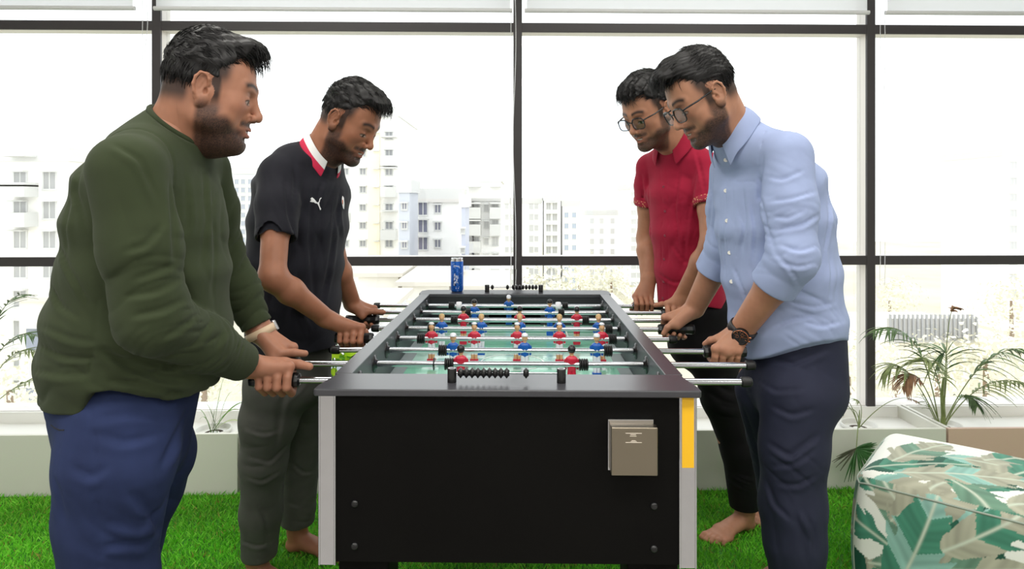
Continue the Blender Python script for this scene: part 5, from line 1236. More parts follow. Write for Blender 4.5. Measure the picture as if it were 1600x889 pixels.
# ======================================================= man in the red shirt (back right)
def man_red():
    e = person('person in glasses and a crimson short sleeved shirt with black trousers, barefoot', None)
    f = nrm([-.80,-.60,0]); rt = np.array([f[1],-f[0],0]); skin = (168,118,92)
    H = head_at((1041,173), 2.245, -1, .60, math.radians(27), 1.05, .92, 1.05)
    N = P(1054,222,2.40); nax = nrm([-.42,-.30,.84])
    S1, E1, W1 = P(1016,262,2.53), P(1011,372,2.62), P(1014,434,2.535)
    S2, E2, W2 = P(1106,262,2.34), np.array([.700,2.24,1.13]), np.array([.628,2.345,.935])
    u = -UROD
    arms = [(S1, E1, W1, [.044,.040,.028], dict(c=rodpt(7,.515), u=u, s=(0,-1,0), roll=.5, sc=1.0, thumb='wrap')), (S2, E2, W2, [.044,.040,.028], dict(c=rodpt(6,.60), u=u, s=(0,-1,0), roll=.1, sc=1.0))]
    LL = [(P(1110,540,2.42),.07),(P(1145,680,2.46),.055),(P(1164,792,2.49),.033)]; LR = [(P(1130,540,2.56),.07),(P(1175,690,2.62),.05),(P(1215,775,2.66),.033)]
    aL = np.array([*LL[-1][0][:2],0]); aR = np.array([*LR[-1][0][:2],0]); d = nrm([-.80,-.60,0]); dl = nrm([-.86,-.50,0])
    body = make_body(e, H, N, nax, f, arms, [LL, LR], [(aL-dl*.038, dl, -1, 1.04), (aR-d*.035, d, 1, 1.0)], [(P(1064,300,2.45),.085),(P(1070,430,2.45),.085),(P(1090,520,2.47),.09)], skin, .9, smile=.008, foot_h=.0028)
    eyes(H, e); glasses(H, e)
    build_hair(H, e, [((0,-.016,.050),(.083,.102,.090)), ((0,.034,.084),(.068,.060,.048))], h=.0022, seed=3, strands=3200, front=.092, wave=.0060, fringe=.8)
    F = Field((.36,2.10,.84), (1.02,2.74,1.52), .0036)
    st = [(P(1062,250,2.43),.125,.080),(P(1066,300,2.45),.142,.112),(P(1070,360,2.45),.138,.112),(P(1077,420,2.45),.136,.110),(P(1084,520,2.46),.140,.112)]
    stations(F, st, rt, .03); F.cap(N-nax*.05, S1, .050, .050, .04); F.cap(N-nax*.05, S2, .050, .050, .04)
    F.cut(lambda X,Y,Z: .878+.02*np.cos((X-.68)*14)-Z, .004)
    F.fold(P(1070,380,2.33), (.18,.2,.28), (.95,.1,-.12), .06, .0026, 51, 1.6); F.fold(P(1060,300,2.33), (.14,.2,.12), (.7,.1,.7), .06, .002, 52, 1.6)
    e1, x1 = short_sleeve(F, S1, E1, .056, .056, .50, .04, 53); e2, x2 = short_sleeve(F, S2, E2, .056, .056, .50, .04, 55)
    neckhole(F, N, nax, .058)
    pl = [F.hit(P(x, y, 1.9), P(x, y, 2.1)-P(x, y, 1.9), .8) for x, y in ((1031,268),(1034,310),(1035,350),(1034,400),(1033,440),(1033,470))]; F.crease(pl, .003, .002)
    pl2 = [F.hit(P(x, y, 1.9), P(x, y, 2.1)-P(x, y, 1.9), .8) for x, y in ((1041,268),(1044,310),(1045,350),(1044,400),(1043,440),(1043,470))]; F.crease(pl2, .003, .002)
    C_ = (.842,960,.842,140)
    F.strokes(1.85, [[(62,150),(66,250),(72,350)], [(122,140),(112,220),(120,300)], [(152,160),(134,250),(128,330)], [(50,160),(54,200),(50,215)], [(150,110),(160,150),(168,190)], [(108,290),(130,320),(160,330)], [(80,340),(110,360),(150,350)]], C_, r=.006, depth=.005)
    V, Fc = F.extract(1); M_red = cloth('crimson_cotton', (150,24,52), .8, 900, .15, .05, .08); sh = mesh_obj('shirt', V, Fc, M_red, e)
    M_pr = mat('printed_cotton', (150,30,50), .8); nt = M_pr.node_tree; vo = nt.nodes.new('ShaderNodeTexVoronoi'); vo.inputs['Scale'].default_value = 150; tc = nt.nodes.new('ShaderNodeTexCoord'); cr = nt.nodes.new('ShaderNodeValToRGB'); cr.color_ramp.interpolation = 'CONSTANT'
    cr.color_ramp.elements[0].color = lin((222,190,130))+(1,); cr.color_ramp.elements[1].position = .28; cr.color_ramp.elements[1].color = lin((150,26,50))+(1,); nt.links.new(tc.outputs['Object'], vo.inputs['Vector']); nt.links.new(vo.outputs['Distance'], cr.inputs[0]); nt.links.new(cr.outputs[0], nt.nodes['Principled BSDF'].inputs['Base Color'])
    for en, ax in ((e1,x1),(e2,x2)):
        MB().lathe([(.0500,-.004),(.0575,-.004),(.0595,-.010),(.0598,-.026),(.0570,-.030),(.0500,-.030)], en+ax*.006, ax, 40).build('rolled_cuff', M_pr, sh)
    collar('collar', N+nax*.008, nax, f, .060, [M_red, M_pr], sh, height=.032, leaf=.046, tip=.028, gap=.46, flare=.028, stripe=lambda j: 1 if j < 4 else 0, front_drop=.028)
    M_bt = mat('red_button', (120,30,50), .4)
    for x, y in ((1037,292),(1039,330),(1039,368),(1038,405),(1037,440),(1036,466)):
        o_ = P(x, y, 1.9); buttons(F, sh, [o_], o_-np.array([0,0,CAM_Z]), .0052, M_bt)
    F = Field(*bbox([(.60,2.24,.08), (1.28,2.78,.93)], .02), .0045)
    F.ecap(P(1092,482,2.46), P(1096,540,2.48), (.135,.105), (.140,.112), rt, .03)
    F.chain([P(1112,545,2.42), P(1130,620,2.44), P(1155,700,2.465), P(1164,796,2.49)], [.092,.080,.066,.056], .03)
    F.chain([P(1125,545,2.55), P(1150,620,2.58), P(1180,700,2.62), P(1215,775,2.66)], [.09,.078,.066,.056], .02)
    F.cut(lambda X,Y,Z: .093-Z, .003); F.cut(lambda X,Y,Z: Z-.925, .003)
    F.fold(P(1120,640,2.35), (.12,.12,.14), (.4,0,1), .05, .0045, 61, 1.2); F.fold(P(1160,770,2.4), (.09,.1,.09), (.2,0,1), .04, .004, 62)
    V, Fc = F.extract(1); mesh_obj('trousers', V, Fc, mat('black_twill', (17,16,18), .8, spec=.2, bump=(1000,.12,.0005)), e)
    return e
man_red()

# ======================================================= man in the light blue shirt (front right)
def man_blue():
    e = person('person in glasses, a light blue rolled sleeve shirt and navy trousers', None)
    C_ = (.842,960,.842,140); f = nrm([-.97,-.24,0]); rt = np.array([f[1],-f[0],0]); lt = -rt; skin = (172,124,99)
    H = head_at((1120,148), 1.665, -1, .17, math.radians(31), 1.02, .90, 1.05)
    N = P(1143,203,1.79); nax = nrm([-.60,-.10,.79])
    S1, E1, W1 = P(1230,244,1.68), P(1238,404,1.62), np.array([.630,1.757,.930])
    S2, E2, W2 = P(1140,268,1.98), P(1134,385,1.98), P(1084,484,2.085)
    u = -UROD
    arms = [(S1, E1, W1, [.050,.044,.030], dict(c=rodpt(2,.583), u=u, s=(0,-1,0), roll=-.75, sc=1.0, thumb='wrap')), (S2, E2, W2, [.048,.042,.029], dict(c=rodpt(4,.527), u=u, s=(0,1,0), roll=.15, sc=1.0, thumb='wrap'))]
    LL = [(P(1246,620,1.74),.08),(P(1237,800,1.75),.065),(np.array([.775,1.74,.30]),.05),(np.array([.79,1.75,.10]),.034)]; LR = [(P(1195,600,1.95),.08),(P(1218,760,2.05),.055),(P(1224,866,2.12),.034)]
    aL = np.array([*LL[-1][0][:2],0]); aR = np.array([*LR[-1][0][:2],0]); d = nrm([-.95,-.25,0]); dr = nrm([-.93,-.36,0])
    body = make_body(e, H, N, nax, f, arms, [LL, LR], [(aL-d*.035, d, -1, 1.0), (aR-dr*.035+np.array([0,0,.012]), dr, 1, 1.0)], [(P(1200,300,1.84),.095),(P(1222,430,1.84),.10),(P(1240,580,1.84),.10)], skin, .95, hh=.002, smile=.006)
    eyes(H, e); glasses(H, e)
    build_hair(H, e, [((0,-.018,.050),(.081,.098,.087)), ((0,.036,.088),(.064,.060,.052)), ((0,.082,.100),(.046,.032,.024))], h=.002, seed=4, strands=3200, front=.096, wave=.0024, fringe=1.0)
    F = Field((.44,1.50,.80), (1.10,2.14,1.52), .0034)
    st = [(P(1180,240,1.82),.135,.085),(P(1200,292,1.84),.165,.140),(P(1208,350,1.84),.170,.150),(P(1218,430,1.84),.170,.150),(P(1228,500,1.84),.168,.146),(P(1238,590,1.84),.170,.142)]
    stations(F, st, rt, .03); F.cap(N-nax*.05, S1, .055, .058, .05); F.cap(N-nax*.05, S2, .052, .052, .05)
    c0 = st[-1][0]
    def hem(X,Y,Z):
        lat = ((X-c0[0])*lt[0]+(Y-c0[1])*lt[1])/.17; fw = ((X-c0[0])*f[0]+(Y-c0[1])*f[1])/.145
        return .838+.085*np.clip(np.abs(lat), 0, 1)**1.5*(lat > 0)+.03*np.clip(-fw, 0, 1)+.05*np.clip(-lat, 0, 1)-Z
    F.cut(hem, .004)
    F.fold(P(1160,400,1.75), (.10,.16,.30), (.95,.2,.0), .045, .0035, 71, 1.2); F.fold(P(1290,420,1.80), (.12,.2,.25), (.85,.1,.4), .055, .0040, 72, 1.2); F.fold(P(1240,500,1.66), (.18,.14,.10), (.5,0,1), .045, .004, 73)
    for (s_, l_, w_, rr, t2, sd_, kk) in ((S1,E1,W1,(.065,.058,.053),.36,81,.010),(S2,E2,W2,(.060,.055,.050),.40,91,.010)):
        lo, hi = bbox([s_, l_, w_], .12); G = Field(snap(F, lo), hi, F.h); m_ = (s_+l_)/2; en = l_+(w_-l_)*t2; ax = nrm(w_-l_); ua = nrm(l_-s_)
        G.chain([s_, m_, l_, en+ax*.02], [rr[0], rr[0]*.98, rr[1], rr[2]], .03)
        G.fold(l_-ua*.06, (.13,.13,.13), ua+ax*.35, .042, .0042, sd_, 1.8); G.fold(s_+ua*.10, (.12,.12,.13), (.5,.2,1), .07, .0030, sd_+1, 1.6)
        en_ = en; G.cut(lambda X,Y,Z: np.where(((X-en_[0])**2+(Y-en_[1])**2+(Z-en_[2])**2) < .018, (X-en_[0])*ax[0]+(Y-en_[1])*ax[1]+(Z-en_[2])*ax[2], -1.0), .003)
        # rolled cuff: thicker band with an edge
        a_ = en-ax*.058; K = Field(G.lo, G.lo+G.h*(G.n-1), G.h); K.cap(a_-ax*.02, en+ax*.02, rr[2]+.0065, rr[2]+.0075, .0)
        K.cut(lambda X,Y,Z: (X-en_[0])*ax[0]+(Y-en_[1])*ax[1]+(Z-en_[2])*ax[2], .003); K.cut(lambda X,Y,Z: -((X-a_[0])*ax[0]+(Y-a_[1])*ax[1]+(Z-a_[2])*ax[2]), .003)
        nn = np.minimum(G.n, K.n); sl = tuple(slice(0, q) for q in nn); G.v[sl] = np.minimum(G.v[sl], K.v[sl]); G.fold(en-ax*.03, (.09,.09,.09), (.6,.6,.5), .05, .0028, sd_+2)
        hollow(G, en, ax, rr[2]-.004, .05); put(F, G, kk)
    neckhole(F, N, nax, .060)
    ht = lambda x, y, Y0=1.45: F.hit(P(x, y, Y0), P(x, y, 2)-P(x, y, Y0), .7)
    sm = [ht(x, y) for x, y in ((1196,205),(1190,225),(1186,250),(1186,280),(1190,305))]; F.crease(sm, .003, .002)
    F.crease([ht(x, y) for x, y in ((1186,178),(1210,196),(1240,206))], .003, .0018)
    F.crease([ht(x, y, 1.5) for x, y in ((1129,240),(1133,300),(1135,350),(1137,400))], .0028, .002); F.crease([ht(x, y, 1.5) for x, y in ((1141,240),(1145,300),(1148,350),(1150,400))], .0028, .002)
    F.crease([ht(x, y, 1.5) for x, y in ((1152,284),(1178,284),(1184,290))], .0028, .0018); F.crease([ht(x, y, 1.5) for x, y in ((1152,284),(1153,330))], .0028, .0016)
    F.strokes(1.3, [([(276,120),(270,200),(284,262),(300,300)],dict(r=.007,depth=.008,ridge=.2)), [(284,208),(330,202),(376,188)], ([(300,262),(348,252),(386,228)],dict(depth=.006)), ([(306,288),(344,300),(376,290)],dict(depth=.006)), [(302,318),(340,330),(372,322)], [(296,300),(326,332),(346,366)], [(292,235),(320,240),(350,225)], [(280,160),(310,168),(350,150)],
      [(392,150),(400,240),(384,330)], [(398,290),(404,340),(400,390)], [(222,330),(246,390),(268,440)], [(350,430),(384,440),(424,430)], [(238,180),(244,240),(236,300)], [(200,240),(204,300),(206,360)], [(300,440),(330,425),(372,420)], [(178,150),(180,200),(176,260)], [(255,210),(262,260),(258,320)], [(330,395),(370,405),(410,395)], [(404,200),(414,260),(418,320)]], C_, r=.0052, depth=.0045)
    V, Fc = F.extract(1); M_bl = cloth('light_blue_oxford', (150,163,198), .85, 900, .15, .03, .04); sh = mesh_obj('shirt', V, Fc, M_bl, e)
    collar('collar', N-nax*.004, nax, f, .062, [M_bl], sh, height=.036, leaf=.052, tip=.036, gap=.40, flare=.022, front_drop=.020)
    M_bt = mat('pearl_button', (226,224,214), .3)
    for x, y in ((1134,250),(1134,298),(1136,345),(1140,395),(1143,440)):
        o_ = P(x, y, 1.45); buttons(F, sh, [o_], o_-np.array([0,0,CAM_Z]), .0058, M_bt)
    F = Field(*bbox([(.62,1.60,.08), (1.02,2.24,.98)], .02), .004)
    F.ecap(P(1240,528,1.84), P(1242,600,1.84), (.150,.128), (.155,.128), rt, .03)
    F.chain([P(1246,620,1.75), P(1240,700,1.745), P(1238,790,1.75), np.array([.770,1.745,.36]), np.array([.790,1.75,.10])], [.100,.085,.083,.076,.064], .03)
    F.chain([P(1196,610,1.93), P(1209,680,2.0), P(1217,760,2.05), P(1224,868,2.12)], [.088,.080,.066,.057], .012)
    F.cut(lambda X,Y,Z: .098-Z, .003); F.cut(lambda X,Y,Z: Z-.975, .003)
    F.fold(P(1245,580,1.65), (.15,.15,.12), (.3,0,1), .06, .0035, 101, 1.5); F.fold(P(1240,745,1.66), (.12,.12,.12), (.5,0,1), .05, .0042, 102, 1.6); F.fold(P(1205,740,1.95), (.1,.12,.14), (.6,0,.8), .05, .0035, 103, 1.5); F.fold(P(1235,850,1.66), (.12,.12,.10), (.8,0,.5), .06, .004, 104)
    F.strokes(1.35, [[(290,500),(330,510),(400,480)], [(288,585),(330,605),(372,592)], ([(284,655),(326,682),(378,640)],dict(depth=.007,r=.008)), [(288,700),(336,694),(372,668)], [(282,722),(298,770),(330,800)], [(270,540),(300,560),(350,555)], [(300,730),(340,735),(375,715)], [(350,780),(370,820),(372,860)], [(240,590),(256,640),(268,680)], [(340,450),(352,475),(372,480)]], C_, r=.0065, depth=.005)
    V, Fc = F.extract(1); mesh_obj('trousers', V, Fc, mat('navy_twill', (37,40,58), .8, spec=.25, bump=(1000,.12,.0005), noise=(12,.10)), e)
    # wrist watch
    ax = nrm(W1-E1); c = W1-ax*.006; u_, v_, w_ = frame_from(ax, UROD); n = 40; vs = []; fs = []
    for k in range(n):
        a = 2*math.pi*k/n
        for (rr, hh) in ((1.0,-.0105),(1.09,-.0105),(1.09,.0105),(1.0,.0105)): vs.append(c+(u_*math.cos(a)*.0370+v_*math.sin(a)*.0305)*rr+w_*hh)
    for k in range(n):
        k2 = (k+1) % n
        for j in range(4): fs.append((k*4+j, k*4+(j+1) % 4, k2*4+(j+1) % 4, k2*4+j))
    wo = MB().add(vs, fs, 0, True).build('watch', mat('dark_leather', (40,36,38), .5), e); wo['label'] = 'dark chronograph wrist watch with copper details'
    t_ = nrm(P(1158,523,1.70)-c+np.array([0,-.02,.0])); t_ = nrm(t_-np.dot(t_,w_)*w_); b0 = c+t_*.0375; t_ = nrm(t_+nrm(np.array([0,0,CAM_Z])-c)*.55)
    M_cop = mat('copper_metal', (200,130,95), .25, metal=.9); M_dial = mat('dark_dial', (34,32,32), .3)
    MB().lathe([(.0225,-.004),(.0235,.002),(.0225,.008),(.0195,.0095),(.0190,.008)], b0, t_, 36).build('watch_case', mat('gunmetal', (40,38,38), .25, metal=.7), wo)
    MB().lathe([(.0195,.0078),(0,.0078)], b0, t_, 32).build('dial', M_dial, wo)
    dm = MB(); q1 = w_; q2 = np.cross(t_, q1)
    for k in range(12):
        a = k*math.pi/6; p = b0+t_*.0083+(q1*math.cos(a)+q2*math.sin(a))*.0155; dv = (q1*math.cos(a)+q2*math.sin(a)); sv = np.cross(t_, dv); dm.box((-.0022,-.0007,-.0003), (.0022,.0007,.0005), 0, np.stack([dv, sv, t_], 1), p)
    for a, L in ((.3,.012),(2.1,.015)): dv = q1*math.cos(a)+q2*math.sin(a); sv = np.cross(t_, dv); dm.box((0,-.0006,0), (L,.0006,.0006), 0, np.stack([dv, sv, t_], 1), b0+t_*.0090)
    for a in (0.9, 3.0, 5.0): p = b0+t_*.0081+(q1*math.cos(a)+q2*math.sin(a))*.0085; dm.lathe([(.0042,0),(.0042,.0006),(.0034,.0006),(.0034,0)], p, t_, 18)
    dm.build('hands_and_markers', M_cop, wo); rg = [b0+t_*.0085+(q1*math.cos(a)+q2*math.sin(a))*.0205 for a in np.linspace(0, 6.2832, 36)]; MB().tube(rg, .0012, 6, caps=False).build('bezel_ring', M_cop, wo)
    for s_ in (-1,0,1): 
        dv = q2*math.cos(s_*.5)+q1*math.sin(s_*.5); MB().lathe([(0,.005),(.0025,.005),(.0025,0)], b0+t_*.003+dv*.0230, dv, 12).build('crown', M_cop, wo)
    # sandals
    for (h_, dd, s_) in ((aL-d*.035, d, -1), (aR-dr*.035, dr, 1)):
        l = np.array([-dd[1], dd[0], 0])*s_; z = np.array([0,0,1.0]); g = lambda a, b, c_: h_+dd*a+l*b+z*c_
        so = MB(); pl_ = [(-.012,-.025),(-.018,0),(-.012,.025),(.06,.034),(.15,.042),(.21,.046),(.245,.034),(.250,.012),(.235,-.028),(.19,-.044),(.10,-.036)]
        so.prism([(p[0], p[1]) for p in (pl_ if s_ > 0 else pl_)], g(0,0,.0), dd, l, .013 if s_ > 0 else -.013)
        sb = so.build('sandal', mat('sandal_sole', (40,30,24), .7), e)
        st_ = MB(); st_.tube([g(.11,.044,.012), g(.125,.03,.060), g(.13,0,.070), g(.125,-.03,.055), g(.11,-.042,.012)], .0045, 8); st_.tube([g(.055,.036,.012), g(.045,.034,.07), g(.02,.0,.095)], .004, 8); st_.tube([g(.02,0,.095), g(.045,-.036,.07), g(.055,-.038,.012)], .004, 8); st_.build('strap', mat('sandal_strap', (46,32,26), .6), sb)
    return e
man_blue()
# ------------------------------------------------------------------ plants in the planter boxes
M_pot = mat('pale_pot', (222,222,218), .5); M_soil2 = mat('potting_soil', (60,46,34), .95, noise=(80,.4))
M_fr_g = mat('palm_green', (74,104,52), .5, noise=(30,.35)); M_fr_d = mat('dry_frond', (150,112,84), .7, noise=(30,.3)); M_stem = mat('palm_stem', (110,124,70), .5, noise=(20,.25)); M_fr_y = mat('olive_frond', (124,138,84), .55, noise=(30,.35))
def pot_at(px, name, label, Yo=0.0, r=.075):
    Y = 2.985+Yo; X = (px-800)*Y/1000; Y += .02*X; e = empty(name, (X,Y,.065)); tag(e, label, 'plant', 'plants in the planter boxes')
    MB().lathe([(0,0),(r*.72,0),(r,.150),(r*1.06,.152),(r*1.06,.166),(r*.97,.166),(r*.95,.140),(0,.138)], n=32).build('pot', M_pot, e)
    MB().lathe([(r*.95,.139),(r*.5,.146),(0,.143)][::1], n=24).build('soil', M_soil2, e); return e, np.array([X,Y,.065])
def bez(a, b, c, n=14):
    return [a*(1-t)**2+2*b*t*(1-t)+c*t*t for t in np.linspace(0,1,n)]
def frond(e, O, base, ctrl, tip, n=16, L=.10, w=.006, m=None, start=.35, droop=.6, seed=0, sm=None, rad=.0028):
    rs = np.random.RandomState(seed); pts = bez(base, ctrl, tip, 22); mb = MB(); mb.tube([p-O for p in pts], list(np.linspace(rad, rad*.3, 22)), 6, 1)
    for k in range(n):
        t = start+(1-start)*(k+.5)/n; i = int(t*20); p = pts[i]+(pts[i+1]-pts[i])*(t*20-i); tg = nrm(pts[i+1]-pts[i])
        sd = nrm(np.cross(tg, [0,0,1.0])+1e-5); env = math.sin(math.pi*(.12+.85*(k+.5)/n))**.6
        for s_ in (-1,1):
            l = L*env*rs.uniform(.75,1.15); d = nrm(tg*.9+sd*s_*.75+rs.randn(3)*.12); q = [p]; dd = d.copy(); seg = 5
            for j in range(seg): dd = nrm(dd+np.array([0,0,-droop/seg*1.6])); q.append(q[-1]+dd*l/seg)
            wd = nrm(np.cross(d, [0,0,1.0])+.3*rs.randn(3)); ww = [.35,1,.95,.7,.4,.02]; vs = []; fs = []
            for j, a in enumerate(q): vs += [a-O-wd*w*ww[j]*.5, a-O+np.array([0,0,-w*.15]), a-O+wd*w*ww[j]*.5]
            for j in range(seg): fs += [(3*j,3*j+1,3*j+4,3*j+3),(3*j+1,3*j+2,3*j+5,3*j+4)]
            mb.add(vs, fs, 0, True)
    return mb.build('frond', [m or M_fr_g, sm or M_stem], e)
e, O = pot_at(1482, 'areca_palm', 'sparse half-dry palm in the planter at right, above the pouf')
b = lambda dx=0, dz=.145: O+np.array([dx,0,dz]); PY = 3.03
FR = [((1446,488),(1356,520),(1440,470),.13,M_fr_g,1),((1425,520),(1378,590),(1400,530),.12,M_fr_y,2),((1448,545),(1408,612),(1420,535),.10,M_fr_d,3),((1484,560),(1470,560),(1490,500),.15,M_fr_g,4),
      ((1500,590),(1600,545),(1540,520),.13,M_fr_g,5),((1500,610),(1606,600),(1545,560),.13,M_fr_y,6),((1478,520),(1494,480),(1476,455),.035,M_fr_d,7),((1492,620),(1530,640),(1512,570),.11,M_fr_g,8),((1470,600),(1440,560),(1462,530),.12,M_fr_y,9)]
for i, (c1, tp, mid, L, m_, sd_) in enumerate(FR):
    dy = (-.10,.02,-.05,.03,-.08,.05,0,.02,-.12)[i]
    frond(e, O, b((i-4)*.004), P(*mid, PY+dy*.5)*.75+P(*c1, PY+dy*.4)*.25, P(*tp, PY+dy), n=15, L=L*1.3, m=m_, seed=sd_, start=.36 if i != 6 else .8, droop=.75, w=.012)
MB().tube([(0,0,.14),(.004,0,.20),(0,.005,.30),(.004,0,.38)], [.012,.010,.008,.004], 8).build('stem', M_stem, e)
frond(e, O, b(-.02), P(1455,640,3.0), P(1437,612,2.95), n=7, L=.05, m=M_fr_y, seed=12, start=.5, w=.008)
e, O = pot_at(1348, 'potted_palm', 'small drooping palm with one leaf hanging over the planter front, left of pouf')
for i, (mid, tp, L, m_, dy) in enumerate([((1330,618),(1293,628),.05,M_fr_g,-.02),((1325,600),(1290,610),.04,M_fr_d,-.05),((1352,630),(1338,625),.05,M_fr_y,0),((1400,600),(1440,632),.03,M_fr_d,-.02),((1345,620),(1300,650),.05,M_fr_g,-.06)]):
    frond(e, O, b(), P(*mid, PY+dy), P(*tp, PY+dy), n=5, L=L, m=m_, seed=20+i, start=.75, w=.008, rad=.0022)
tipb = P(1338,700,2.77); pts = bez(b(), P(1346,600,2.9), tipb, 14); fm = MB(); fm.tube([p-O for p in pts], .002, 6, 1); rs = np.random.RandomState(5)
for k in range(26):
    a = -1.25+2.1*k/16; l = .16*(1-.25*abs(a))*rs.uniform(.85,1.1); d = np.array([math.sin(a), -.12+.1*rs.randn(), -math.cos(a)]); w = .0105; q0 = tipb-O; wd = np.array([math.cos(a), .35, math.sin(a)]); vs = []; fs = []
    for j in range(5): t = j/4; vs += [q0+d*l*t-wd*w*math.sin(math.pi*(.12+.85*t))*.5, q0+d*l*t+np.array([0,-.003,0]), q0+d*l*t+wd*w*math.sin(math.pi*(.12+.85*t))*.5]
    for j in range(4): fs += [(3*j,3*j+1,3*j+4,3*j+3),(3*j+1,3*j+2,3*j+5,3*j+4)]
    fm.add(vs, fs, 0 if k > 4 else 2, True)
fm.build('hanging_leaf', [mat('fan_green', (50,96,44), .5, noise=(30,.3)), M_stem, mat('withered_leaf', (84,84,66), .7)], e)
# grass-like plant at left
e, O = pot_at(338, 'spider_plant', 'grassy spider plant in the planter between the two men on the left')
tips = [(303,608),(306,640),(312,655),(330,600),(350,590),(362,612),(374,640),(381,662),(385,628),(322,632),(345,625),(357,645),(318,600),(335,640)]
M_sp = mat('spider_leaf', (96,140,48), .5, noise=(40,.25)); M_sp2 = mat('spider_leaf_pale', (176,186,140), .5)
for i, tp in enumerate(tips):
    T = P(*tp, 3.0+rs.uniform(-.09,.05)); c_ = b()*.45+T*.55+np.array([0,0,.07]); pts = bez(b(rs.uniform(-.02,.02)), c_, T, 10); mb = MB(); vs = []; fs = []; w = .013
    sdv = nrm(np.cross(T-b(), [0,1,0])+np.array([0,.4,0]))
    for j, p in enumerate(pts): t = j/9; ww = w*math.sin(math.pi*(.25+.74*t)); vs += [p-O-sdv*ww*.5, p-O+np.array([0,.0015,-.001]), p-O+sdv*ww*.5]
    for j in range(9): fs += [(3*j,3*j+1,3*j+4,3*j+3),(3*j+1,3*j+2,3*j+5,3*j+4)]
    mb.add(vs, fs, 0, True); mb.build('leaf', M_sp2 if i % 4 == 3 else M_sp, e)
# palm whose fronds reach in at the left edge
e, O = pot_at(-40, 'areca_palm', 'palm reaching in at the left edge of the picture behind the man in green')
for i, (mid, tp, L, m_) in enumerate([((-10,440),(46,462),.10,M_fr_g),((0,490),(62,528),.14,M_fr_g),((10,520),(60,552),.12,M_fr_y),((-60,450),(-130,500),.13,M_fr_g),((20,590),(78,585),.10,M_fr_y)]):
    frond(e, O, b(), P(*mid, PY-.05), P(*tp, PY-.1), n=12, L=L, m=m_, seed=40+i, start=.5, droop=.35, w=.009)
# bright leafy plant behind the man in black
e, O = pot_at(524, 'leafy_plant', 'bright yellow-green leafy plant behind the hands of the man in black')
M_lf = mat('variegated_leaf', (160,205,30), .45); nt = M_lf.node_tree; nz = nt.nodes.new('ShaderNodeTexNoise'); nz.inputs['Scale'].default_value = 28; tc = nt.nodes.new('ShaderNodeTexCoord'); cr = nt.nodes.new('ShaderNodeValToRGB')
cr.color_ramp.elements[0].position = .44; cr.color_ramp.elements[0].color = lin((96,160,30))+(1,); cr.color_ramp.elements[1].position = .50; cr.color_ramp.elements[1].color = lin((178,216,30))+(1,); nt.links.new(tc.outputs['Object'], nz.inputs['Vector']); nt.links.new(nz.outputs['Fac'], cr.inputs[0]); nt.links.new(cr.outputs[0], nt.nodes['Principled BSDF'].inputs['Base Color'])
for i, (x, y, L, a) in enumerate([(520,486,.13,.35),(527,470,.07,-.3),(516,510,.12,1.2),(524,548,.11,2.0),(508,560,.10,-2.2),(540,560,.10,1.4),(550,548,.08,1.2),(516,592,.12,-2.6),(530,600,.10,2.6),(545,585,.07,1.9),(500,530,.10,-1.6),(512,478,.09,-.8)]):
    T = P(x, y, 2.99+rs.uniform(-.08,.06)); d = np.array([math.sin(a), rs.uniform(-.3,.3), math.cos(a)]); d = nrm(d); sdv = nrm(np.cross(d, [0.2,1,0.1])); lf = MB(); vs = []; fs = []
    for j in range(9):
        t = j/8; ww = L*.52*math.sin(math.pi*min(1, .06+.94*t**.8))**.8*(1-t*.15) if j < 8 else 0; p = T-O+d*L*(t-.5)+np.array([0,-.02*math.sin(3.1*t),-.01*t*t]); vs += [p-sdv*ww*.5, p+np.array([0,.006,0]), p+sdv*ww*.5]
    for j in range(8): fs += [(3*j,3*j+1,3*j+4,3*j+3),(3*j+1,3*j+2,3*j+5,3*j+4)]
    lf.add(vs, fs, 0, True); lo_ = lf.build('leaf', M_lf, e); MB().tube([p for p in bez(np.array([0,0,.14]), (T-O)*np.array([.3,.5,.6])+np.array([0,0,.05]), T-O-d*L*.5, 8)], .0025, 6).build('stalk', M_sp, lo_)

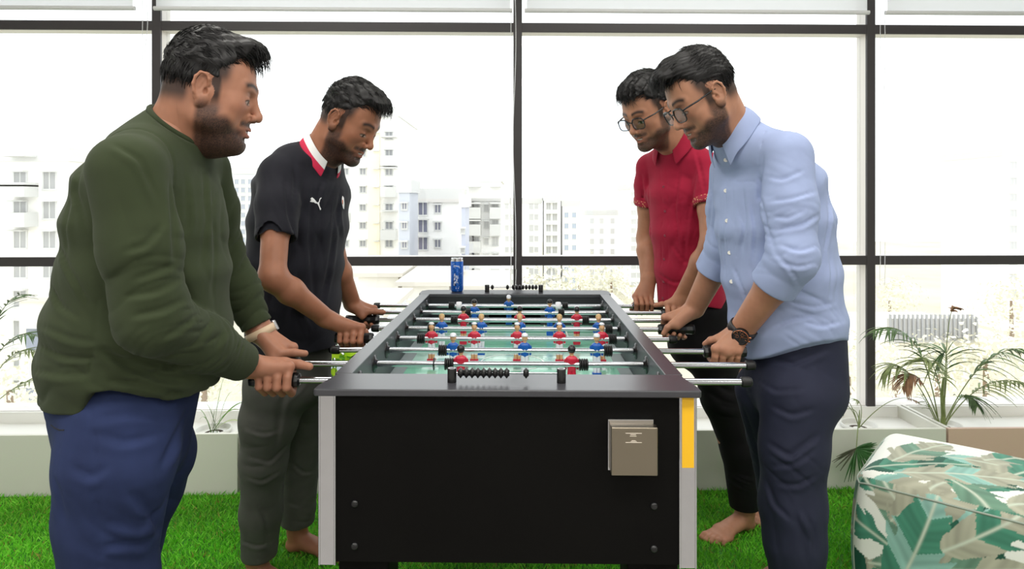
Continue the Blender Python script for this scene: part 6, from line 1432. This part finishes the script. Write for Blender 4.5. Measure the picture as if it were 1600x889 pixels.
# ------------------------------------------------------------------ leaf-print pouf
def pouf():
    L0 = np.array([1.040,1.975]); e1 = nrm([.66,.75]); e2 = nrm([.76,-.65]); A, B, Hh = .50, .60, .45; R_ = .045
    F = Field((.95,1.45,.0), (1.98,2.45,.49), .0040)
    c = L0+e1*A/2+e2*B/2
    def f(X,Y,Z):
        a = (X-c[0])*e1[0]+(Y-c[1])*e1[1]; b_ = (X-c[0])*e2[0]+(Y-c[1])*e2[1]; z = Z-.005-Hh/2
        bulge = .024*(1-(z/(Hh/2))**2); top = .022*(1-(a/(A/2))**2)*(1-(b_/(B/2))**2)
        qa = np.abs(a)-(A/2-R_+bulge*.8-.012); qb = np.abs(b_)-(B/2-R_+bulge*.8-.012); qz = np.abs(z)-(Hh/2-R_+top*(z > 0)-.004)
        return np.sqrt(np.maximum(qa,0)**2+np.maximum(qb,0)**2+np.maximum(qz,0)**2)+np.minimum(np.maximum(np.maximum(qa,qb),qz),0)-R_
    F.fn(F.lo, F.lo+F.h*F.n, f)
    F.fold(np.array([*(L0+e2*.28),.25]), (.3,.3,.22), (.6,.3,.5), .16, .0025, 201); F.fold(np.array([*c,.45]), (.35,.35,.1), (.8,.4,.0), .15, .003, 202)
    V, Fc = F.extract(2); p2 = V[:,:2]-c; a = p2 @ e1; b_ = p2 @ e2; z = V[:,2]-.23
    wa, wb, wz = np.abs(a)/(A/2), np.abs(b_)/(B/2), np.abs(z)/(Hh/2)
    face = np.argmax(np.stack([wa, wb, wz]), 0); u = np.where(face == 0, b_, a); v = np.where(face == 2, b_, z); off = face*7+np.where(face == 0, a > 0, np.where(face == 1, b_ > 0, z > 0))*3
    cream = np.array(lin((232,234,226))); cols = {'t':lin((74,140,116)), 'd':lin((36,92,74)), 'b':lin((176,176,156)), 'p':lin((150,196,184)), 'g':lin((112,150,128))}
    col = np.tile(cream, (len(V),1))
    for fc in range(6):
        msk = (off == (0,3,7,10,14,17)[fc]); 
        if not msk.any(): continue
        rs = np.random.RandomState(60+fc); U, W = u[msk], v[msk]; cc = col[msk]
        for k in range(26):
            ox, oy = rs.uniform(-.34,.34), rs.uniform(-.30,.28); an = rs.choice([1.0, 2.0, 1.35, .5, 2.5])+rs.uniform(-.25,.25); Ln = rs.uniform(.30,.46); wd = rs.uniform(.06,.10); key = rs.choice(list('ttdbbpg'))
            dx, dy = math.cos(an), math.sin(an); s_ = (U-ox)*dx+(W-oy)*dy; t_ = -(U-ox)*dy+(W-oy)*dx; t_ = t_-.25*(s_-.15)**2; ss = s_/Ln
            prof = wd*np.sin(np.pi*np.clip(ss,0,1))**.55; vein = s_+np.abs(t_)*.9*-1; ph = rs.uniform(0,6)
            jag = .80+.20*np.sign(np.sin(vein*120+ph))*np.clip(np.sin(vein*41+ph*2),0,1); ins = (ss > 0) & (ss < 1) & (np.abs(t_) < prof*jag)
            base = np.array(cols[key]); alt = np.array(cols[rs.choice(list('tdbpg'))]); st = .5+.5*np.sin(vein*75+ph); st2 = np.clip(.5+.9*np.sin(vein*210+np.sin(s_*30)*2)*.6, 0, 1)
            m1 = (np.sin(vein*33+ph*3) > .35)[:,None]; c_ = np.where(m1, alt, base)*(.80+.22*st[:,None])*(.9+.14*st2[:,None])
            rib = np.exp(-(t_/.0042)**2)[:,None]; c_ = c_*(1-rib)+rib*np.array(lin((198,208,190))); cc = np.where(ins[:,None], c_, cc)
        col[msk] = cc
    col = np.clip(col, 0, 1); e = empty('pouf', (0,0,0)); tag(e, 'square fabric pouf with a green and white banana leaf print', 'pouf')
    mesh_obj('cover', V, Fc, mat('leaf_print_fabric', attr=True, rough=.65, spec=.3, bump=(1400,.1,.0004)), e, colors=col)
    def edge(p0, p1, off_): 
        pts = []
        for t in np.linspace(0,1,26):
            q = p0*(1-t)+p1*t; cc_ = np.array([*c,.23]); d_ = nrm((q-cc_)*np.array([1,1,1.0])); h_ = F.hit(q+d_*.12, -d_); pts.append(h_+d_*.001)
        return pts
    kr = [np.array([*(L0+e1*i+e2*j), zz]) for i, j, zz in ((0,0,.43),(0,B,.43),(A,B,.43),(A,0,.43))]
    pm = MB()
    for i in range(4): pm.tube(edge(kr[i], kr[(i+1) % 4], 0), .0032, 8)
    for i in range(4): q = kr[i].copy(); q[2] = .03; pm.tube(edge(kr[i], q, 0), .0026, 8)
    pm.build('piping', mat('pouf_piping', (150,160,148), .7), e)
pouf()
